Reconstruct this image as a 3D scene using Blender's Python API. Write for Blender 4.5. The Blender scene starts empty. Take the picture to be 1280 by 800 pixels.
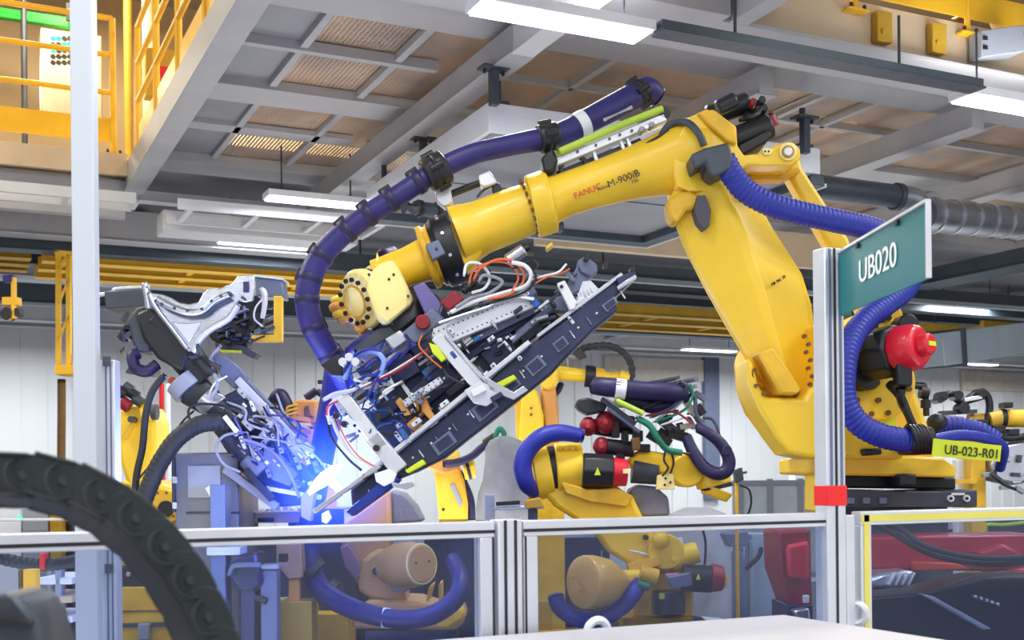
import bpy, bmesh, math, random
from mathutils import Vector, Matrix
random.seed(7)
SC = bpy.context.scene
COL = SC.collection
# ------------------------------------------------------------------ camera geometry
FPX = 1475.0
ROLL = 0.010
TH = math.radians(25.4)
CAMH = 1.5
FW = Vector((math.sin(TH), math.cos(TH), 0))
RT = Vector((math.cos(TH), -math.sin(TH), 0))
UP = Vector((0, 0, 1))
CA, SA = math.cos(ROLL), math.sin(ROLL)

def ray(px, py):
    x = (px - 640) / FPX; y = (600 - py) / FPX
    return FW + RT * (x * CA + y * SA) + UP * (-x * SA + y * CA)
def P(px, py, d):
    return Vector((0, 0, CAMH)) + ray(px, py) * d
def CZ(px, py, z):
    r = ray(px, py)
    return Vector((0, 0, CAMH)) + r * ((z - CAMH) / r.z)

# ------------------------------------------------------------------ materials
def srgb(c):
    return tuple(((v / 255) / 12.92 if v / 255 <= .04045 else ((v / 255 + .055) / 1.055) ** 2.4) for v in c)
def mat(name, rgb, rough=.5, metal=0., var=.08, scale=6., bump=0., coat=0., spec=.5):
    m = bpy.data.materials.new(name); m.use_nodes = True
    nt = m.node_tree; N = nt.nodes; L = nt.links
    b = N['Principled BSDF']
    b.inputs['Roughness'].default_value = rough
    b.inputs['Metallic'].default_value = metal
    b.inputs['Coat Weight'].default_value = coat
    b.inputs['Coat Roughness'].default_value = .15
    b.inputs['Specular IOR Level'].default_value = spec
    c = srgb(rgb)
    tc = N.new('ShaderNodeTexCoord'); no = N.new('ShaderNodeTexNoise')
    no.inputs['Scale'].default_value = scale; no.inputs['Detail'].default_value = 5
    L.new(tc.outputs['Object'], no.inputs['Vector'])
    cr = N.new('ShaderNodeValToRGB')
    cr.color_ramp.elements[0].position = .3; cr.color_ramp.elements[1].position = .7
    cr.color_ramp.elements[0].color = tuple(v * (1 - var) for v in c) + (1,)
    cr.color_ramp.elements[1].color = tuple(min(1, v * (1 + var)) for v in c) + (1,)
    L.new(no.outputs['Fac'], cr.inputs['Fac']); L.new(cr.outputs['Color'], b.inputs['Base Color'])
    if bump:
        n2 = N.new('ShaderNodeTexNoise'); n2.inputs['Scale'].default_value = scale * 12
        L.new(tc.outputs['Object'], n2.inputs['Vector'])
        bp = N.new('ShaderNodeBump'); bp.inputs['Strength'].default_value = bump; bp.inputs['Distance'].default_value = .01
        L.new(n2.outputs['Fac'], bp.inputs['Height']); L.new(bp.outputs['Normal'], b.inputs['Normal'])
    return m
def emis(name, rgb, s):
    m = bpy.data.materials.new(name); m.use_nodes = True
    nt = m.node_tree; nt.nodes.clear()
    e = nt.nodes.new('ShaderNodeEmission'); o = nt.nodes.new('ShaderNodeOutputMaterial')
    e.inputs['Color'].default_value = srgb(rgb) + (1,); e.inputs['Strength'].default_value = s
    nt.links.new(e.outputs[0], o.inputs['Surface']); return m

YEL = mat('robot_yellow', (246, 204, 48), .4, 0, .07, 3, coat=.12)
YEL2 = mat('robot_yellow_worn', (228, 180, 44), .5, 0, .16, 7, bump=.1)
CREAM = mat('robot_cream', (255, 232, 150), .4, 0, .05, 4, coat=.2)
ORG = mat('robot_orange', (214, 150, 72), .5, 0, .12, 4)
RAILY = mat('railing_yellow', (244, 190, 40), .45, 0, .06, 5)
OCHRE = mat('crane_ochre', (190, 150, 40), .55, 0, .12, 3)
BLK = mat('black_plastic', (26, 28, 34), .45, 0, .2, 9)
BLKR = mat('black_rubber', (38, 42, 46), .6, 0, .2, 9)
CHAIN = mat('chain_green_black', (34, 44, 46), .6, 0, .15, 14)
NAVY = mat('navy_hose', (38, 34, 104), .5, 0, .12, 8, coat=.03)
NAVYD = mat('dark_navy_hose', (30, 24, 70), .5, 0, .12, 8, coat=.03)
BLUE = mat('blue_hose', (28, 44, 150), .5, 0, .10, 8, coat=.02)
RED = mat('motor_red', (214, 24, 48), .4, 0, .08, 8, coat=.2)
DRED = mat('dark_red', (140, 20, 36), .45, 0, .12, 8)
SILV = mat('silver_metal', (196, 200, 210), .32, .85, .1, 12)
ALU = mat('aluminium', (214, 218, 226), .38, .45, .05, 10)
WHITE = mat('white_paint', (226, 230, 236), .45, 0, .04, 4)
GREYB = mat('bluegrey_paint', (106, 116, 142), .42, .2, .1, 8)
SLATE = mat('slate_steel', (58, 64, 92), .38, .5, .18, 10)
GREYD = mat('dark_grey_steel', (72, 78, 88), .5, .4, .15, 8)
GREYC = mat('cabinet_grey', (150, 156, 168), .5, 0, .05, 3)
BEAMG = mat('beam_grey', (172, 172, 176), .55, 0, .07, 2)
BEAMW = mat('beam_light', (206, 208, 212), .5, 0, .06, 2)
BEAMD = mat('beam_dark', (70, 82, 92), .5, .2, .12, 3)
DECKG = mat('deck_grey', (140, 142, 150), .5, .1, .08, 2)
BEIGE = mat('beige_panel', (204, 184, 156), .6, 0, .08, 2)
TEAL = mat('teal_sign', (22, 112, 118), .4, 0, .03, 4)
LIME = mat('lime_label', (212, 226, 46), .5, 0, .04, 6)
GREEN = mat('green_hose', (24, 120, 92), .45, 0, .1, 8)
LGREEN = mat('lime_hose', (176, 206, 70), .45, 0, .1, 8)
ORANGE = mat('orange_cable', (226, 110, 60), .5, 0, .1, 8)
CYANP = mat('blue_pneumatic', (30, 90, 170), .4, 0, .1, 8)
TARP = mat('grey_cover', (128, 132, 140), .7, 0, .15, 7, bump=.6)
BROWN = mat('brown_steel', (112, 82, 40), .55, .2, .2, 8)
WTXT = mat('white_lettering', (245, 248, 250), .5, 0, .01)
RTXT = mat('red_lettering', (200, 60, 40), .5, 0, .02)
KTXT = mat('black_lettering', (40, 36, 30), .5, 0, .02)
COLW = mat('column_white', (200, 206, 216), .4, 0, .03, 1)
TOPW = mat('cabinet_white', (196, 194, 200), .5, 0, .03, 2)
TAPE = mat('red_tape', (226, 30, 34), .45, 0, .05)
LAMP = emis('lamp_diffuser', (240, 246, 255), 7)
ARC = emis('arc_white', (200, 215, 255), 45)
GLED = emis('green_led', (60, 255, 150), 3)
RLED = emis('red_led', (255, 40, 50), 3)
YSTRIP = mat('yellow_strip', (216, 206, 96), .5, 0, .05)

def glass_mat():
    m = bpy.data.materials.new('polycarbonate'); m.use_nodes = True
    nt = m.node_tree; N = nt.nodes; N.clear(); L = nt.links
    o = N.new('ShaderNodeOutputMaterial'); t = N.new('ShaderNodeBsdfTransparent'); g = N.new('ShaderNodeBsdfGlossy')
    d = N.new('ShaderNodeBsdfDiffuse'); d.inputs['Color'].default_value = (.35, .4, .6, 1)
    t.inputs['Color'].default_value = (.72, .77, .88, 1); g.inputs['Roughness'].default_value = .06
    fr = N.new('ShaderNodeLayerWeight'); fr.inputs['Blend'].default_value = .5
    pw = N.new('ShaderNodeMath'); pw.operation = 'POWER'; pw.inputs[1].default_value = 4
    L.new(fr.outputs['Facing'], pw.inputs[0])
    sc = N.new('ShaderNodeMath'); sc.operation = 'MULTIPLY_ADD'; sc.inputs[1].default_value = .35; sc.inputs[2].default_value = .02
    L.new(pw.outputs[0], sc.inputs[0])
    m1 = N.new('ShaderNodeMixShader'); m1.inputs['Fac'].default_value = .035
    L.new(t.outputs[0], m1.inputs[1]); L.new(d.outputs[0], m1.inputs[2])
    m2 = N.new('ShaderNodeMixShader'); L.new(sc.outputs[0], m2.inputs['Fac'])
    L.new(m1.outputs[0], m2.inputs[1]); L.new(g.outputs[0], m2.inputs[2]); L.new(m2.outputs[0], o.inputs['Surface'])
    return m
GLASS = glass_mat()

def mesh_deck():
    m = bpy.data.materials.new('expanded_metal'); m.use_nodes = True
    nt = m.node_tree; N = nt.nodes; L = nt.links
    b = N['Principled BSDF']; b.inputs['Roughness'].default_value = .55
    tc = N.new('ShaderNodeTexCoord')
    def wave(direction, sc):
        w = N.new('ShaderNodeTexWave'); w.bands_direction = direction; w.inputs['Scale'].default_value = sc
        w.inputs['Distortion'].default_value = .3
        L.new(tc.outputs['Object'], w.inputs['Vector']); return w
    w1 = wave('X', 9); w2 = wave('Y', 16)
    mu = N.new('ShaderNodeMath'); mu.operation = 'MULTIPLY'
    L.new(w1.outputs['Fac'], mu.inputs[0]); L.new(w2.outputs['Fac'], mu.inputs[1])
    gt = N.new('ShaderNodeMath'); gt.operation = 'LESS_THAN'; gt.inputs[1].default_value = .42
    L.new(mu.outputs[0], gt.inputs[0])
    L.new(gt.outputs[0], b.inputs['Alpha'])
    no = N.new('ShaderNodeTexNoise'); no.inputs['Scale'].default_value = 1.3; no.inputs['Detail'].default_value = 4
    L.new(tc.outputs['Object'], no.inputs['Vector'])
    cr = N.new('ShaderNodeValToRGB')
    cr.color_ramp.elements[0].position = .35; cr.color_ramp.elements[0].color = srgb((150, 138, 132)) + (1,)
    cr.color_ramp.elements[1].position = .65; cr.color_ramp.elements[1].color = srgb((196, 172, 150)) + (1,)
    L.new(no.outputs['Fac'], cr.inputs['Fac']); L.new(cr.outputs['Color'], b.inputs['Base Color'])
    return m
MESH = mesh_deck()

WALL = mat('corrugated_white', (222, 223, 224), .5, 0, .03, .6)
FLOORM = mat('epoxy_floor', (104, 108, 118), .35, 0, .1, .8)

# ------------------------------------------------------------------ mesh building
def catmull(pts, n=8):
    if len(pts) < 3:
        return [Vector(p) for p in pts]
    q = [pts[0] * 2 - pts[1]] + list(pts) + [pts[-1] * 2 - pts[-2]]
    out = []
    for i in range(1, len(q) - 2):
        a, b, c, d = q[i - 1], q[i], q[i + 1], q[i + 2]
        for k in range(n):
            t = k / n
            out.append(.5 * ((2 * b) + (c - a) * t + (2 * a - 5 * b + 4 * c - d) * t * t + (3 * b - a - 3 * c + d) * t ** 3))
    out.append(Vector(pts[-1])); return out
def resample(pts, step):
    L = [0]
    for a, b in zip(pts, pts[1:]): L.append(L[-1] + (b - a).length)
    n = max(2, int(L[-1] / step)); out = []; j = 0
    for k in range(n + 1):
        s = L[-1] * k / n
        while j < len(L) - 2 and L[j + 1] < s: j += 1
        t = (s - L[j]) / max(1e-9, L[j + 1] - L[j]); out.append(pts[j].lerp(pts[j + 1], min(1, t)))
    return out
def basis(ax, up=None):
    ax = ax.normalized(); up = up or UP
    if abs(ax.dot(up)) > .97: up = FW
    s = ax.cross(up).normalized(); return s, s.cross(ax).normalized()

class M:
    def __init__(s): s.bm = bmesh.new()
    def vs(s, pts): return [s.bm.verts.new(p) for p in pts]
    def face(s, v):
        try: return s.bm.faces.new(v)
        except ValueError: return None
    def hexa(s, p):
        v = s.vs(p)
        for q in ((0, 3, 2, 1), (4, 5, 6, 7), (0, 1, 5, 4), (1, 2, 6, 5), (2, 3, 7, 6), (3, 0, 4, 7)): s.face([v[i] for i in q])
        return s
    def box(s, lo, hi):
        x0, y0, z0 = lo; x1, y1, z1 = hi
        return s.hexa([Vector(q) for q in ((x0, y0, z0), (x1, y0, z0), (x1, y1, z0), (x0, y1, z0), (x0, y0, z1), (x1, y0, z1), (x1, y1, z1), (x0, y1, z1))])
    def beam(s, a, b, w, h, up=None):
        sd, u = basis(b - a, up); sd = sd * w / 2; u = u * h / 2
        return s.hexa([a - sd - u, a + sd - u, b + sd - u, b - sd - u, a - sd + u, a + sd + u, b + sd + u, b - sd + u])
    def rings(s, R, closed=True):
        V = [s.vs(r) for r in R]; n = len(V[0])
        for a, b in zip(V, V[1:]):
            for i in range(n): s.face([a[i], a[(i + 1) % n], b[(i + 1) % n], b[i]])
        if closed: s.face(V[0][::-1]); s.face(V[-1])
        return s
    def lathe(s, o, ax, prof, seg=28):
        ax = ax.normalized(); u, v = basis(ax)
        return s.rings([[o + ax * t + (u * math.cos(2 * math.pi * i / seg) + v * math.sin(2 * math.pi * i / seg)) * max(r, 1e-4) for i in range(seg)] for t, r in prof])
    def cyl(s, a, b, r, r2=None, seg=24):
        return s.lathe(a, b - a, [(0, r), ((b - a).length, r if r2 is None else r2)], seg)
    def tube(s, pts, r, seg=12, step=None, rib=0., pitch=.02, smooth=8):
        P_ = catmull([Vector(p) for p in pts], smooth)
        if rib: P_ = resample(P_, pitch / 4)
        elif step: P_ = resample(P_, step)
        n = len(P_); R = []; prev = None; rr = r if isinstance(r, (list, tuple)) else None
        for i, p in enumerate(P_):
            t = (P_[min(i + 1, n - 1)] - P_[max(i - 1, 0)])
            if t.length < 1e-9: t = Vector((0, 0, 1))
            t.normalize()
            if prev is None: u, v = basis(t)
            else:
                u = (prev - t * prev.dot(t)).normalized(); v = t.cross(u)
            prev = u
            if rr:
                k = i / (n - 1) * (len(rr) - 1); j = min(int(k), len(rr) - 2); rad = rr[j] + (rr[j + 1] - rr[j]) * (k - j)
            else: rad = r
            if rib: rad *= 1 + rib * (1 if (i % 4) in (0, 1) else -1)
            R.append([p + (u * math.cos(2 * math.pi * q / seg) + v * math.sin(2 * math.pi * q / seg)) * rad for q in range(seg)])
        return s.rings(R)
    def prism(s, pts, vec):
        a = s.vs(pts); b = s.vs([p + vec for p in pts]); n = len(pts)
        for i in range(n): s.face([a[i], a[(i + 1) % n], b[(i + 1) % n], b[i]])
        f1 = s.face(a); f2 = s.face(b[::-1])
        fs = [f for f in (f1, f2) if f]
        for f in fs: f.normal_update()
        if fs and n > 4: bmesh.ops.triangulate(s.bm, faces=fs)
        return s
    def ball(s, c, r, seg=16, sc=(1, 1, 1)):
        m = Matrix.Translation(c) @ Matrix.Diagonal((r * sc[0], r * sc[1], r * sc[2], 1))
        bmesh.ops.create_uvsphere(s.bm, u_segments=seg, v_segments=seg // 2 + 2, radius=1, matrix=m); return s
    def torus(s, c, ax, R, r, seg=28, ss=8):
        u, v = basis(ax); ax = ax.normalized(); V = []
        for i in range(seg):
            a = 2 * math.pi * i / seg; d = u * math.cos(a) + v * math.sin(a)
            V.append(s.vs([c + d * (R + r * math.cos(2 * math.pi * j / ss)) + ax * r * math.sin(2 * math.pi * j / ss) for j in range(ss)]))
        for i in range(seg):
            A, B = V[i], V[(i + 1) % seg]
            for j in range(ss): s.face([A[j], A[(j + 1) % ss], B[(j + 1) % ss], B[j]])
        return s
    def bolts(s, c, ax, R, n, r=.008, h=.012, a0=0):
        u, v = basis(ax); ax = ax.normalized()
        for i in range(n):
            a = a0 + 2 * math.pi * i / n; q = c + (u * math.cos(a) + v * math.sin(a)) * R
            s.cyl(q, q + ax * h, r, seg=6)
        return s
    def put(s, name, m, parent=None, bevel=0, kind=None, seg=2, angle=38):
        bm = s.bm
        bmesh.ops.recalc_face_normals(bm, faces=bm.faces)
        ca = math.radians(angle)
        for f in bm.faces: f.smooth = True
        for e in bm.edges:
            if len(e.link_faces) == 2 and e.calc_face_angle(0) > ca: e.smooth = False
        if parent is not None: org = WL[parent.name]
        else:
            lo = Vector((min(v.co.x for v in bm.verts), min(v.co.y for v in bm.verts), min(v.co.z for v in bm.verts)))
            hi = Vector((max(v.co.x for v in bm.verts), max(v.co.y for v in bm.verts), max(v.co.z for v in bm.verts)))
            org = Vector(((lo.x + hi.x) / 2, (lo.y + hi.y) / 2, lo.z))
        bmesh.ops.translate(bm, verts=bm.verts, vec=-org)
        me = bpy.data.meshes.new(name); bm.to_mesh(me); bm.free(); me.materials.append(m)
        o = bpy.data.objects.new(name, me); COL.objects.link(o)
        if parent is not None: o.parent = parent
        else: o.location = org
        WL[o.name] = org
        if kind: o['kind'] = kind
        if bevel:
            md = o.modifiers.new('bevel', 'BEVEL'); md.width = bevel; md.segments = seg; md.limit_method = 'ANGLE'; md.angle_limit = math.radians(40)
            md.harden_normals = False
        return o
WL = {}
def thing(name, label, cat, loc, group=None):
    o = bpy.data.objects.new(name, None); COL.objects.link(o); o.location = loc; o.empty_display_size = .1
    WL[o.name] = Vector(loc); o['label'] = label; o['category'] = cat
    if group: o['group'] = group
    return o
def tag(o, label, cat, group=None, kind=None):
    o['label'] = label; o['category'] = cat
    if group: o['group'] = group
    if kind: o['kind'] = kind
    return o
def copy_tree(o, delta=None, label=None):
    def rec(x, par):
        c = x.copy(); COL.objects.link(c); WL[c.name] = WL[x.name] + (delta or Vector())
        if par: c.parent = par
        for ch in [k for k in x.children]: rec(ch, c)
        return c
    r = rec(o, None)
    if delta: r.location = r.location + delta
    if label: r['label'] = label
    return r

class Fr:
    """A work plane facing the camera at depth d; t pushes away from the camera (metres)."""
    def __init__(s, d): s.d = d; s.s = d / FPX
    def __call__(s, px, py, t=0): return P(px, py, s.d + t)
    def poly(s, pts, t=0): return [s(x, y, t) for x, y in pts]
    def prism(s, m, pts, t0, t1): return m.prism(s.poly(pts, t0), FW * (t1 - t0))
    def disc(s, m, x, y, r, t0, t1, r2=None, seg=28): a = s(x, y, t0); return m.cyl(a, a + FW * (t1 - t0), r * s.s, None if r2 is None else r2 * s.s, seg)
    def cyl(s, m, a, b, r, r2=None, t=0, t2=None, seg=24): return m.cyl(s(a[0], a[1], t), s(b[0], b[1], t if t2 is None else t2), r * s.s, None if r2 is None else r2 * s.s, seg)
    def tube(s, m, pts, r, **k):
        q = [s(*p) for p in pts]
        rr = [v * s.s for v in r] if isinstance(r, (list, tuple)) else r * s.s
        return m.tube(q, rr, **k)
    def bar(s, m, a, b, w, th, t=0):
        """flat bar drawn a->b, w px wide, th metres deep starting at t"""
        ax, ay = a; bx, by = b; L = math.hypot(bx - ax, by - ay); nx, ny = -(by - ay) / L * w / 2, (bx - ax) / L * w / 2
        return s.prism(m, [(ax + nx, ay + ny), (bx + nx, by + ny), (bx - nx, by - ny), (ax - nx, ay - ny)], t, t + th)

def text(body, name, m, parent, p0, xdir, ydir, size, ext=.002, align='LEFT', squeeze=1., space=1.):
    cu = bpy.data.curves.new(name, 'FONT'); cu.body = body; cu.size = size; cu.extrude = ext; cu.align_x = align
    cu.space_character = space
    to = bpy.data.objects.new(name, cu); COL.objects.link(to)
    bpy.context.view_layer.update()
    me = bpy.data.meshes.new_from_object(to.evaluated_get(bpy.context.evaluated_depsgraph_get()))
    bpy.data.objects.remove(to)
    x = xdir.normalized(); y = (ydir - x * ydir.dot(x)).normalized(); z = x.cross(y)
    org = WL[parent.name]
    for v in me.vertices:
        c = v.co; v.co = p0 + x * c.x * squeeze + y * c.y + z * c.z - org
    me.materials.clear(); me.materials.append(m)
    o = bpy.data.objects.new(name, me); COL.objects.link(o); o.parent = parent; WL[o.name] = org
    return o
def area(name, loc, rot, sx, sy, e, col=(1, 1, 1)):
    l = bpy.data.lights.new(name, 'AREA'); l.shape = 'RECTANGLE'; l.size = sx; l.size_y = sy; l.energy = e; l.color = col
    o = bpy.data.objects.new(name, l); COL.objects.link(o); o.location = loc; o.rotation_euler = rot; return o
# ================================================================== THE HALL
def box_struct(name, lo, hi, m, kind='structure', bevel=0):
    return M().box(lo, hi).put(name, m, None, bevel, kind)
box_struct('floor', (-14, -6, -.1), (34, 23, 0), FLOORM)
m = M().box((-14, 23, 0), (34, 23.2, 9))
k = -6.
while k < 30: m.box((k, 22.975, .3), (k + .025, 23.01, 5)); k += .42
m.put('wall_back', WALL, None, 0, 'structure')
BEIGEL = mat('pale_beige', (214, 204, 190), .6)
for i, (x0, x1) in enumerate(((9.5, 12.6), (13.2, 16.2), (17, 20.6), (24, 27))): M().box((x0, 22.9, 3.75), (x1, 22.97, 4.25)).put('trim_back_%d' % i, BEIGEL, None, 0, 'structure')
box_struct('wall_right', (34, -6, 0), (34.2, 23.2, 9), WALL)
box_struct('wall_left', (-14.2, -6, 0), (-14, 23.2, 9), WALL)
# plinth of the back wall and a grey door panel high in it
box_struct('baseboard_back', (-14, 22.9, 0), (34, 23, .35), GREYC)
c = CZ(888, 600, 1.499) if False else None
def onwall(px, py, Y=22.95):
    r = ray(px, py); return Vector((0, 0, CAMH)) + r * (Y / r.y)
a = onwall(878, 462); b = onwall(897, 540)
m = M().box((a.x, 22.85, 1.0), (b.x, 23, a.z + .4)); m.put('door_1', GREYB, None, .01, 'structure')
# ceiling : mezzanine deck of expanded metal between steel joists
ZC = 4.75
def deck(x0, x1, y0, y1, m, z=ZC): return M().box((x0, y0, z), (x1, y1, z + .012)).put('ceiling', m, None, 0, 'structure')
Xj = [1.75, 3.5, 5.5, 7.5, 9.5, 11.5, 13.5, 16.5, 20, 24, 28, 34]
deck(2.36, 20, 7.1, 12.2, MESH)
deck(2.36, 5.2, 4.5, 7.1, MESH)
deck(1.75, 2.36, 2.5, 12.2, DECKG, ZC - .02)
deck(1.75, 34, 12.2, 17, DECKG)
deck(20, 34, 7.1, 12.2, DECKG)
deck(-14, 1.75, 12.9, 17, DECKG)
deck(-14, 34, 17, 23, mat('far_roof', (168, 166, 164), .6, 0, .12, .6), ZC - .1)
deck(5.2, 34, 6.62, 7.1, BEAMG, ZC - .05)
n = [0]
def joist(lo, hi, m=BEAMG, flange=0):
    n[0] += 1
    mm = M().box(lo, hi)
    if flange:
        fx = flange if hi[0] - lo[0] < hi[1] - lo[1] else 0; fy = 0 if fx else flange
        mm.box((lo[0] - fx, lo[1] - fy, lo[2] - .012), (hi[0] + fx, hi[1] + fy, lo[2]))
    return mm.put('trim_%d' % n[0], m, None, .004, 'structure')
# big edge girder running away from the camera along the stair well
joist((1.62, 1.5, 4.45), (1.76, 14.6, 4.74), BEAMG, .03)
# cross beams (left to right)
joist((1.77, 7.14, 4.62), (34, 7.62, 4.74), BEAMG)
joist((1.77, 9.40, 4.66), (34, 9.82, 4.74), BEAMG)
joist((1.77, 11.75, 4.64), (34, 12.2, 4.74), BEAMG)
joist((1.77, 8.45, 4.66), (3.42, 8.52, 4.74), BEAMG)
joist((1.77, 10.6, 4.69), (3.42, 10.8, 4.74), BEAMG)
joist((3.6, 8.45, 4.68), (20, 8.5, 4.74), BEAMG)
joist((3.6, 10.7, 4.68), (20, 10.75, 4.74), BEAMG)
for x in (2.33, 3.06, 4.56, 6.6, 7.15, 8.6, 10.1, 11.7, 13.3):
    joist((x, 7.64, 4.68), (x + .06, 9.38, 4.74), BEAMG)
    joist((x, 9.84, 4.69), (x + .06, 11.73, 4.74), BEAMG)
for x in (2.33, 3.9): joist((x, 4.5, 4.68), (x + .06, 7.1, 4.74), BEAMG)
for x in (3.42, 5.45, 7.6, 9.6):
    joist((x, 7.12, 4.36), (x + .13, 12.2, 4.56), BEAMG, .03)
joist((3.42, 3.0, 4.36), (3.55, 7.12, 4.56), BEAMW, .02)
# edge beam of the right hand opening with its deep beige face
joist((4.6, 6.55, 4.52), (34, 6.68, 4.90), BEIGE)
joist((4.6, 6.40, 4.50), (34, 6.95, 4.53), BEAMG)
joist((1.77, 6.3, 4.5), (4.6, 6.95, 4.74), BEAMG)
joist((1.77, 4.2, 4.5), (4.7, 4.7, 4.74), BEAMW)
joist((4.66, 3.5, 4.5), (4.8, 6.4, 4.8), BEAMG)
# ledge of the left stair well
joist((-14, 12.35, 4.62), (1.62, 13.0, 4.74), BEIGE)
joist((-14, 12.30, 4.58), (1.62, 12.36, 4.80), BEIGE)
joist((-14, 12.5, 4.2), (1.62, 12.62, 4.58), BEAMG)
joist((-14, 13.05, 4.08), (3.9, 13.25, 4.4), BEAMG, .04)
joist((-14, 13.4, 3.98), (16, 13.52, 4.2), BEAMD, .06)
joist((1.76, 12.5, 4.4), (5.4, 12.6, 4.5), BEAMW, .03)
# lower rows of roof steel getting closer together towards the far wall
for y, z, mm in ((14.9, 4.1, BEAMD), (15.6, 4.25, BEAMW), (16.4, 4.2, BEAMG), (17.3, 4.3, BEAMW), (18.4, 4.15, BEAMD), (19.6, 4.3, BEAMG), (20.8, 4.2, BEAMW), (22, 4.25, BEAMG)):
    joist((-14, y, z), (34, y + .22, z + .3), mm, .04)
for x in (-3, 2, 7, 12, 17, 22, 27):
    joist((x, 14.4, 4.35), (x + .2, 22.9, 4.6), BEAMG, .03)
# dark beam rising to the right
joist((11.7, 8.6, 4.05), (12.1, 13.2, 4.25), BEAMD, .05)
joist((5.6, 11.1, 3.98), (10.2, 11.2, 4.38), BEIGE)
joist((5.4, 12.3, 3.95), (20, 12.5, 4.1), BEAMD, .05)
joist((5.4, 12.75, 4.0), (20, 12.85, 4.1), BEAMW, .03)
# room upstairs: warm panels and roof seen through the openings and the grating
UPW = mat('upstairs_panel', (176, 150, 112), .6, 0, .12, .7)
M().box((-14, 17.0, 4.76), (34, 17.1, 8.2)).put('wall_upstairs', UPW, None, 0, 'structure')
M().box((-14, -6, 8.2), (34, 17.1, 8.3)).put('ceiling', mat('upstairs_roof', (150, 140, 120), .7, 0, .1, .5), None, 0, 'structure')

# ------------------------------------------------------------------ suspended plenum
t = thing('ceiling_plenum', 'large flat grey ventilation box with white sides hung above the big robot arm', 'ventilation box', (4.9, 8.9, 3.9))
X0, X1, Y0, Y1 = 3.43, 6.38, 7.55, 10.25
M().box((X0, Y0, 3.95), (X1, Y1, 4.16)).put('housing', WHITE, t, .008)
m = M().box((X0 + .03, Y0 + .03, 3.935), (X1 - .03, Y1 - .03, 3.955)); m.put('underside_panel', DECKG, t)
M().box((X0 + .02, 8.9, 3.93), (X1 - .02, 8.92, 3.94)).put('panel_seam', GREYD, t)
m = M()
for k in range(24): x = X0 + .06 + k * .12; m.box((x, Y1 + .002, 3.97), (x + .1, Y1 + .03, 4.05))
for k in range(21): y = Y0 + .08 + k * .125; m.box((X1, y, 3.9), (X1 + .03, y + .1, 4.05))
m.put('louvre', BEAMD, t)
m = M().box((X0, Y1 - .14, 3.86), (X1 + .04, Y1 + .02, 3.94)).box((X1 - .1, Y0, 3.86), (X1 + .04, Y1 - .14, 3.94)); m.put('dark_edge_frame', BEAMD, t, .006)
m = M().box((X0, Y1 + .02, 3.85), (X1 + .06, Y1 + .04, 3.88)).box((X1 + .04, Y0, 3.85), (X1 + .06, Y1 + .02, 3.88)); m.put('edge_trim', BEAMW, t)
for x, y in ((3.55, 7.65), (6.28, 7.65), (3.55, 10.1), (6.28, 10.1)):
    h = M().cyl(Vector((x, y, 4.16)), Vector((x, y, 4.5)), .025).box((x - .07, y - .05, 4.16), (x + .07, y + .05, 4.2)).put('hanger_rod', GREYD, t)

# ------------------------------------------------------------------ strip lights
def strip_light(x0, x1, y, z, label, w=.24, power=60):
    t = thing('strip_light', label, 'ceiling light', ((x0 + x1) / 2, y, z), 'long white ceiling strip lights')
    M().box((x0, y - w / 2, z + .012), (x1, y + w / 2, z + .07)).put('housing', WHITE, t, .004)
    M().box((x0 + .02, y - w / 2 + .015, z), (x1 - .02, y + w / 2 - .015, z + .014)).put('diffuser', LAMP, t)
    for x in (x0 + .15, x1 - .15):
        M().cyl(Vector((x, y, z + .07)), Vector((x, y, 4.6 if z < 4.5 else z + .2)), .008, seg=8).put('hanger_rod', GREYD, t)
    la = bpy.data.lights.new('strip_lamp', 'AREA'); la.shape = 'RECTANGLE'; la.size = x1 - x0; la.size_y = w
    la.energy = power; la.color = (.93, .97, 1)
    lo = bpy.data.objects.new('strip_lamp', la); COL.objects.link(lo); lo.location = ((x0 + x1) / 2, y, z - .02)
    if y < 7: area('ceiling_fill', ((x0 + x1) / 2, y + .1, z + .12), (math.pi, 0, 0), 1.2, .3, 14)  # upward fill added over the near fixtures to brighten the ceiling
    return t
strip_light(2.62, 3.73, 5.95, 4.1, 'brightest and nearest white strip light, above the blue hose at top centre', power=70)
strip_light(6.32, 7.6, 6.02, 4.1, 'white strip light above the teal sign, cut by the right picture edge', power=60)
strip_light(2.62, 3.58, 10.72, 4.1, 'white strip light hung left of the blue hose bend, the upper of two there', power=60)
strip_light(2.62, 3.74, 12.86, 4.1, 'white strip light just above the yellow track frame, left of the blue hose', power=60)
strip_light(13.36, 14.63, 13.26, 4.1, 'small distant strip light just below the teal sign at right', power=60)
strip_light(13.15, 14.4, 19.7, 4.05, 'tiny far strip light left of the big yellow lower arm, above the wall', power=80)
strip_light(20.6, 22, 20.0, 4.05, 'far strip light to the right of the red motor cap, close to the far wall', power=80)

# dark cable trunking between the two near lights
t = thing('cable_trunking', 'dark grey cable trunking joining the two near strip lights', 'trunking', (4.9, 5.85, 4.1))
M().box((3.75, 5.80, 4.11), (6.3, 5.90, 4.17)).put('channel', BEAMD, t, .004)
M().box((3.75, 5.78, 4.10), (6.3, 5.92, 4.112)).put('flange', GREYD, t)
for x in (4.3, 5.6): M().cyl(Vector((x, 5.85, 4.17)), Vector((x, 5.85, 4.5)), .01, seg=8).put('hanger_rod', GREYD, t)

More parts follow.
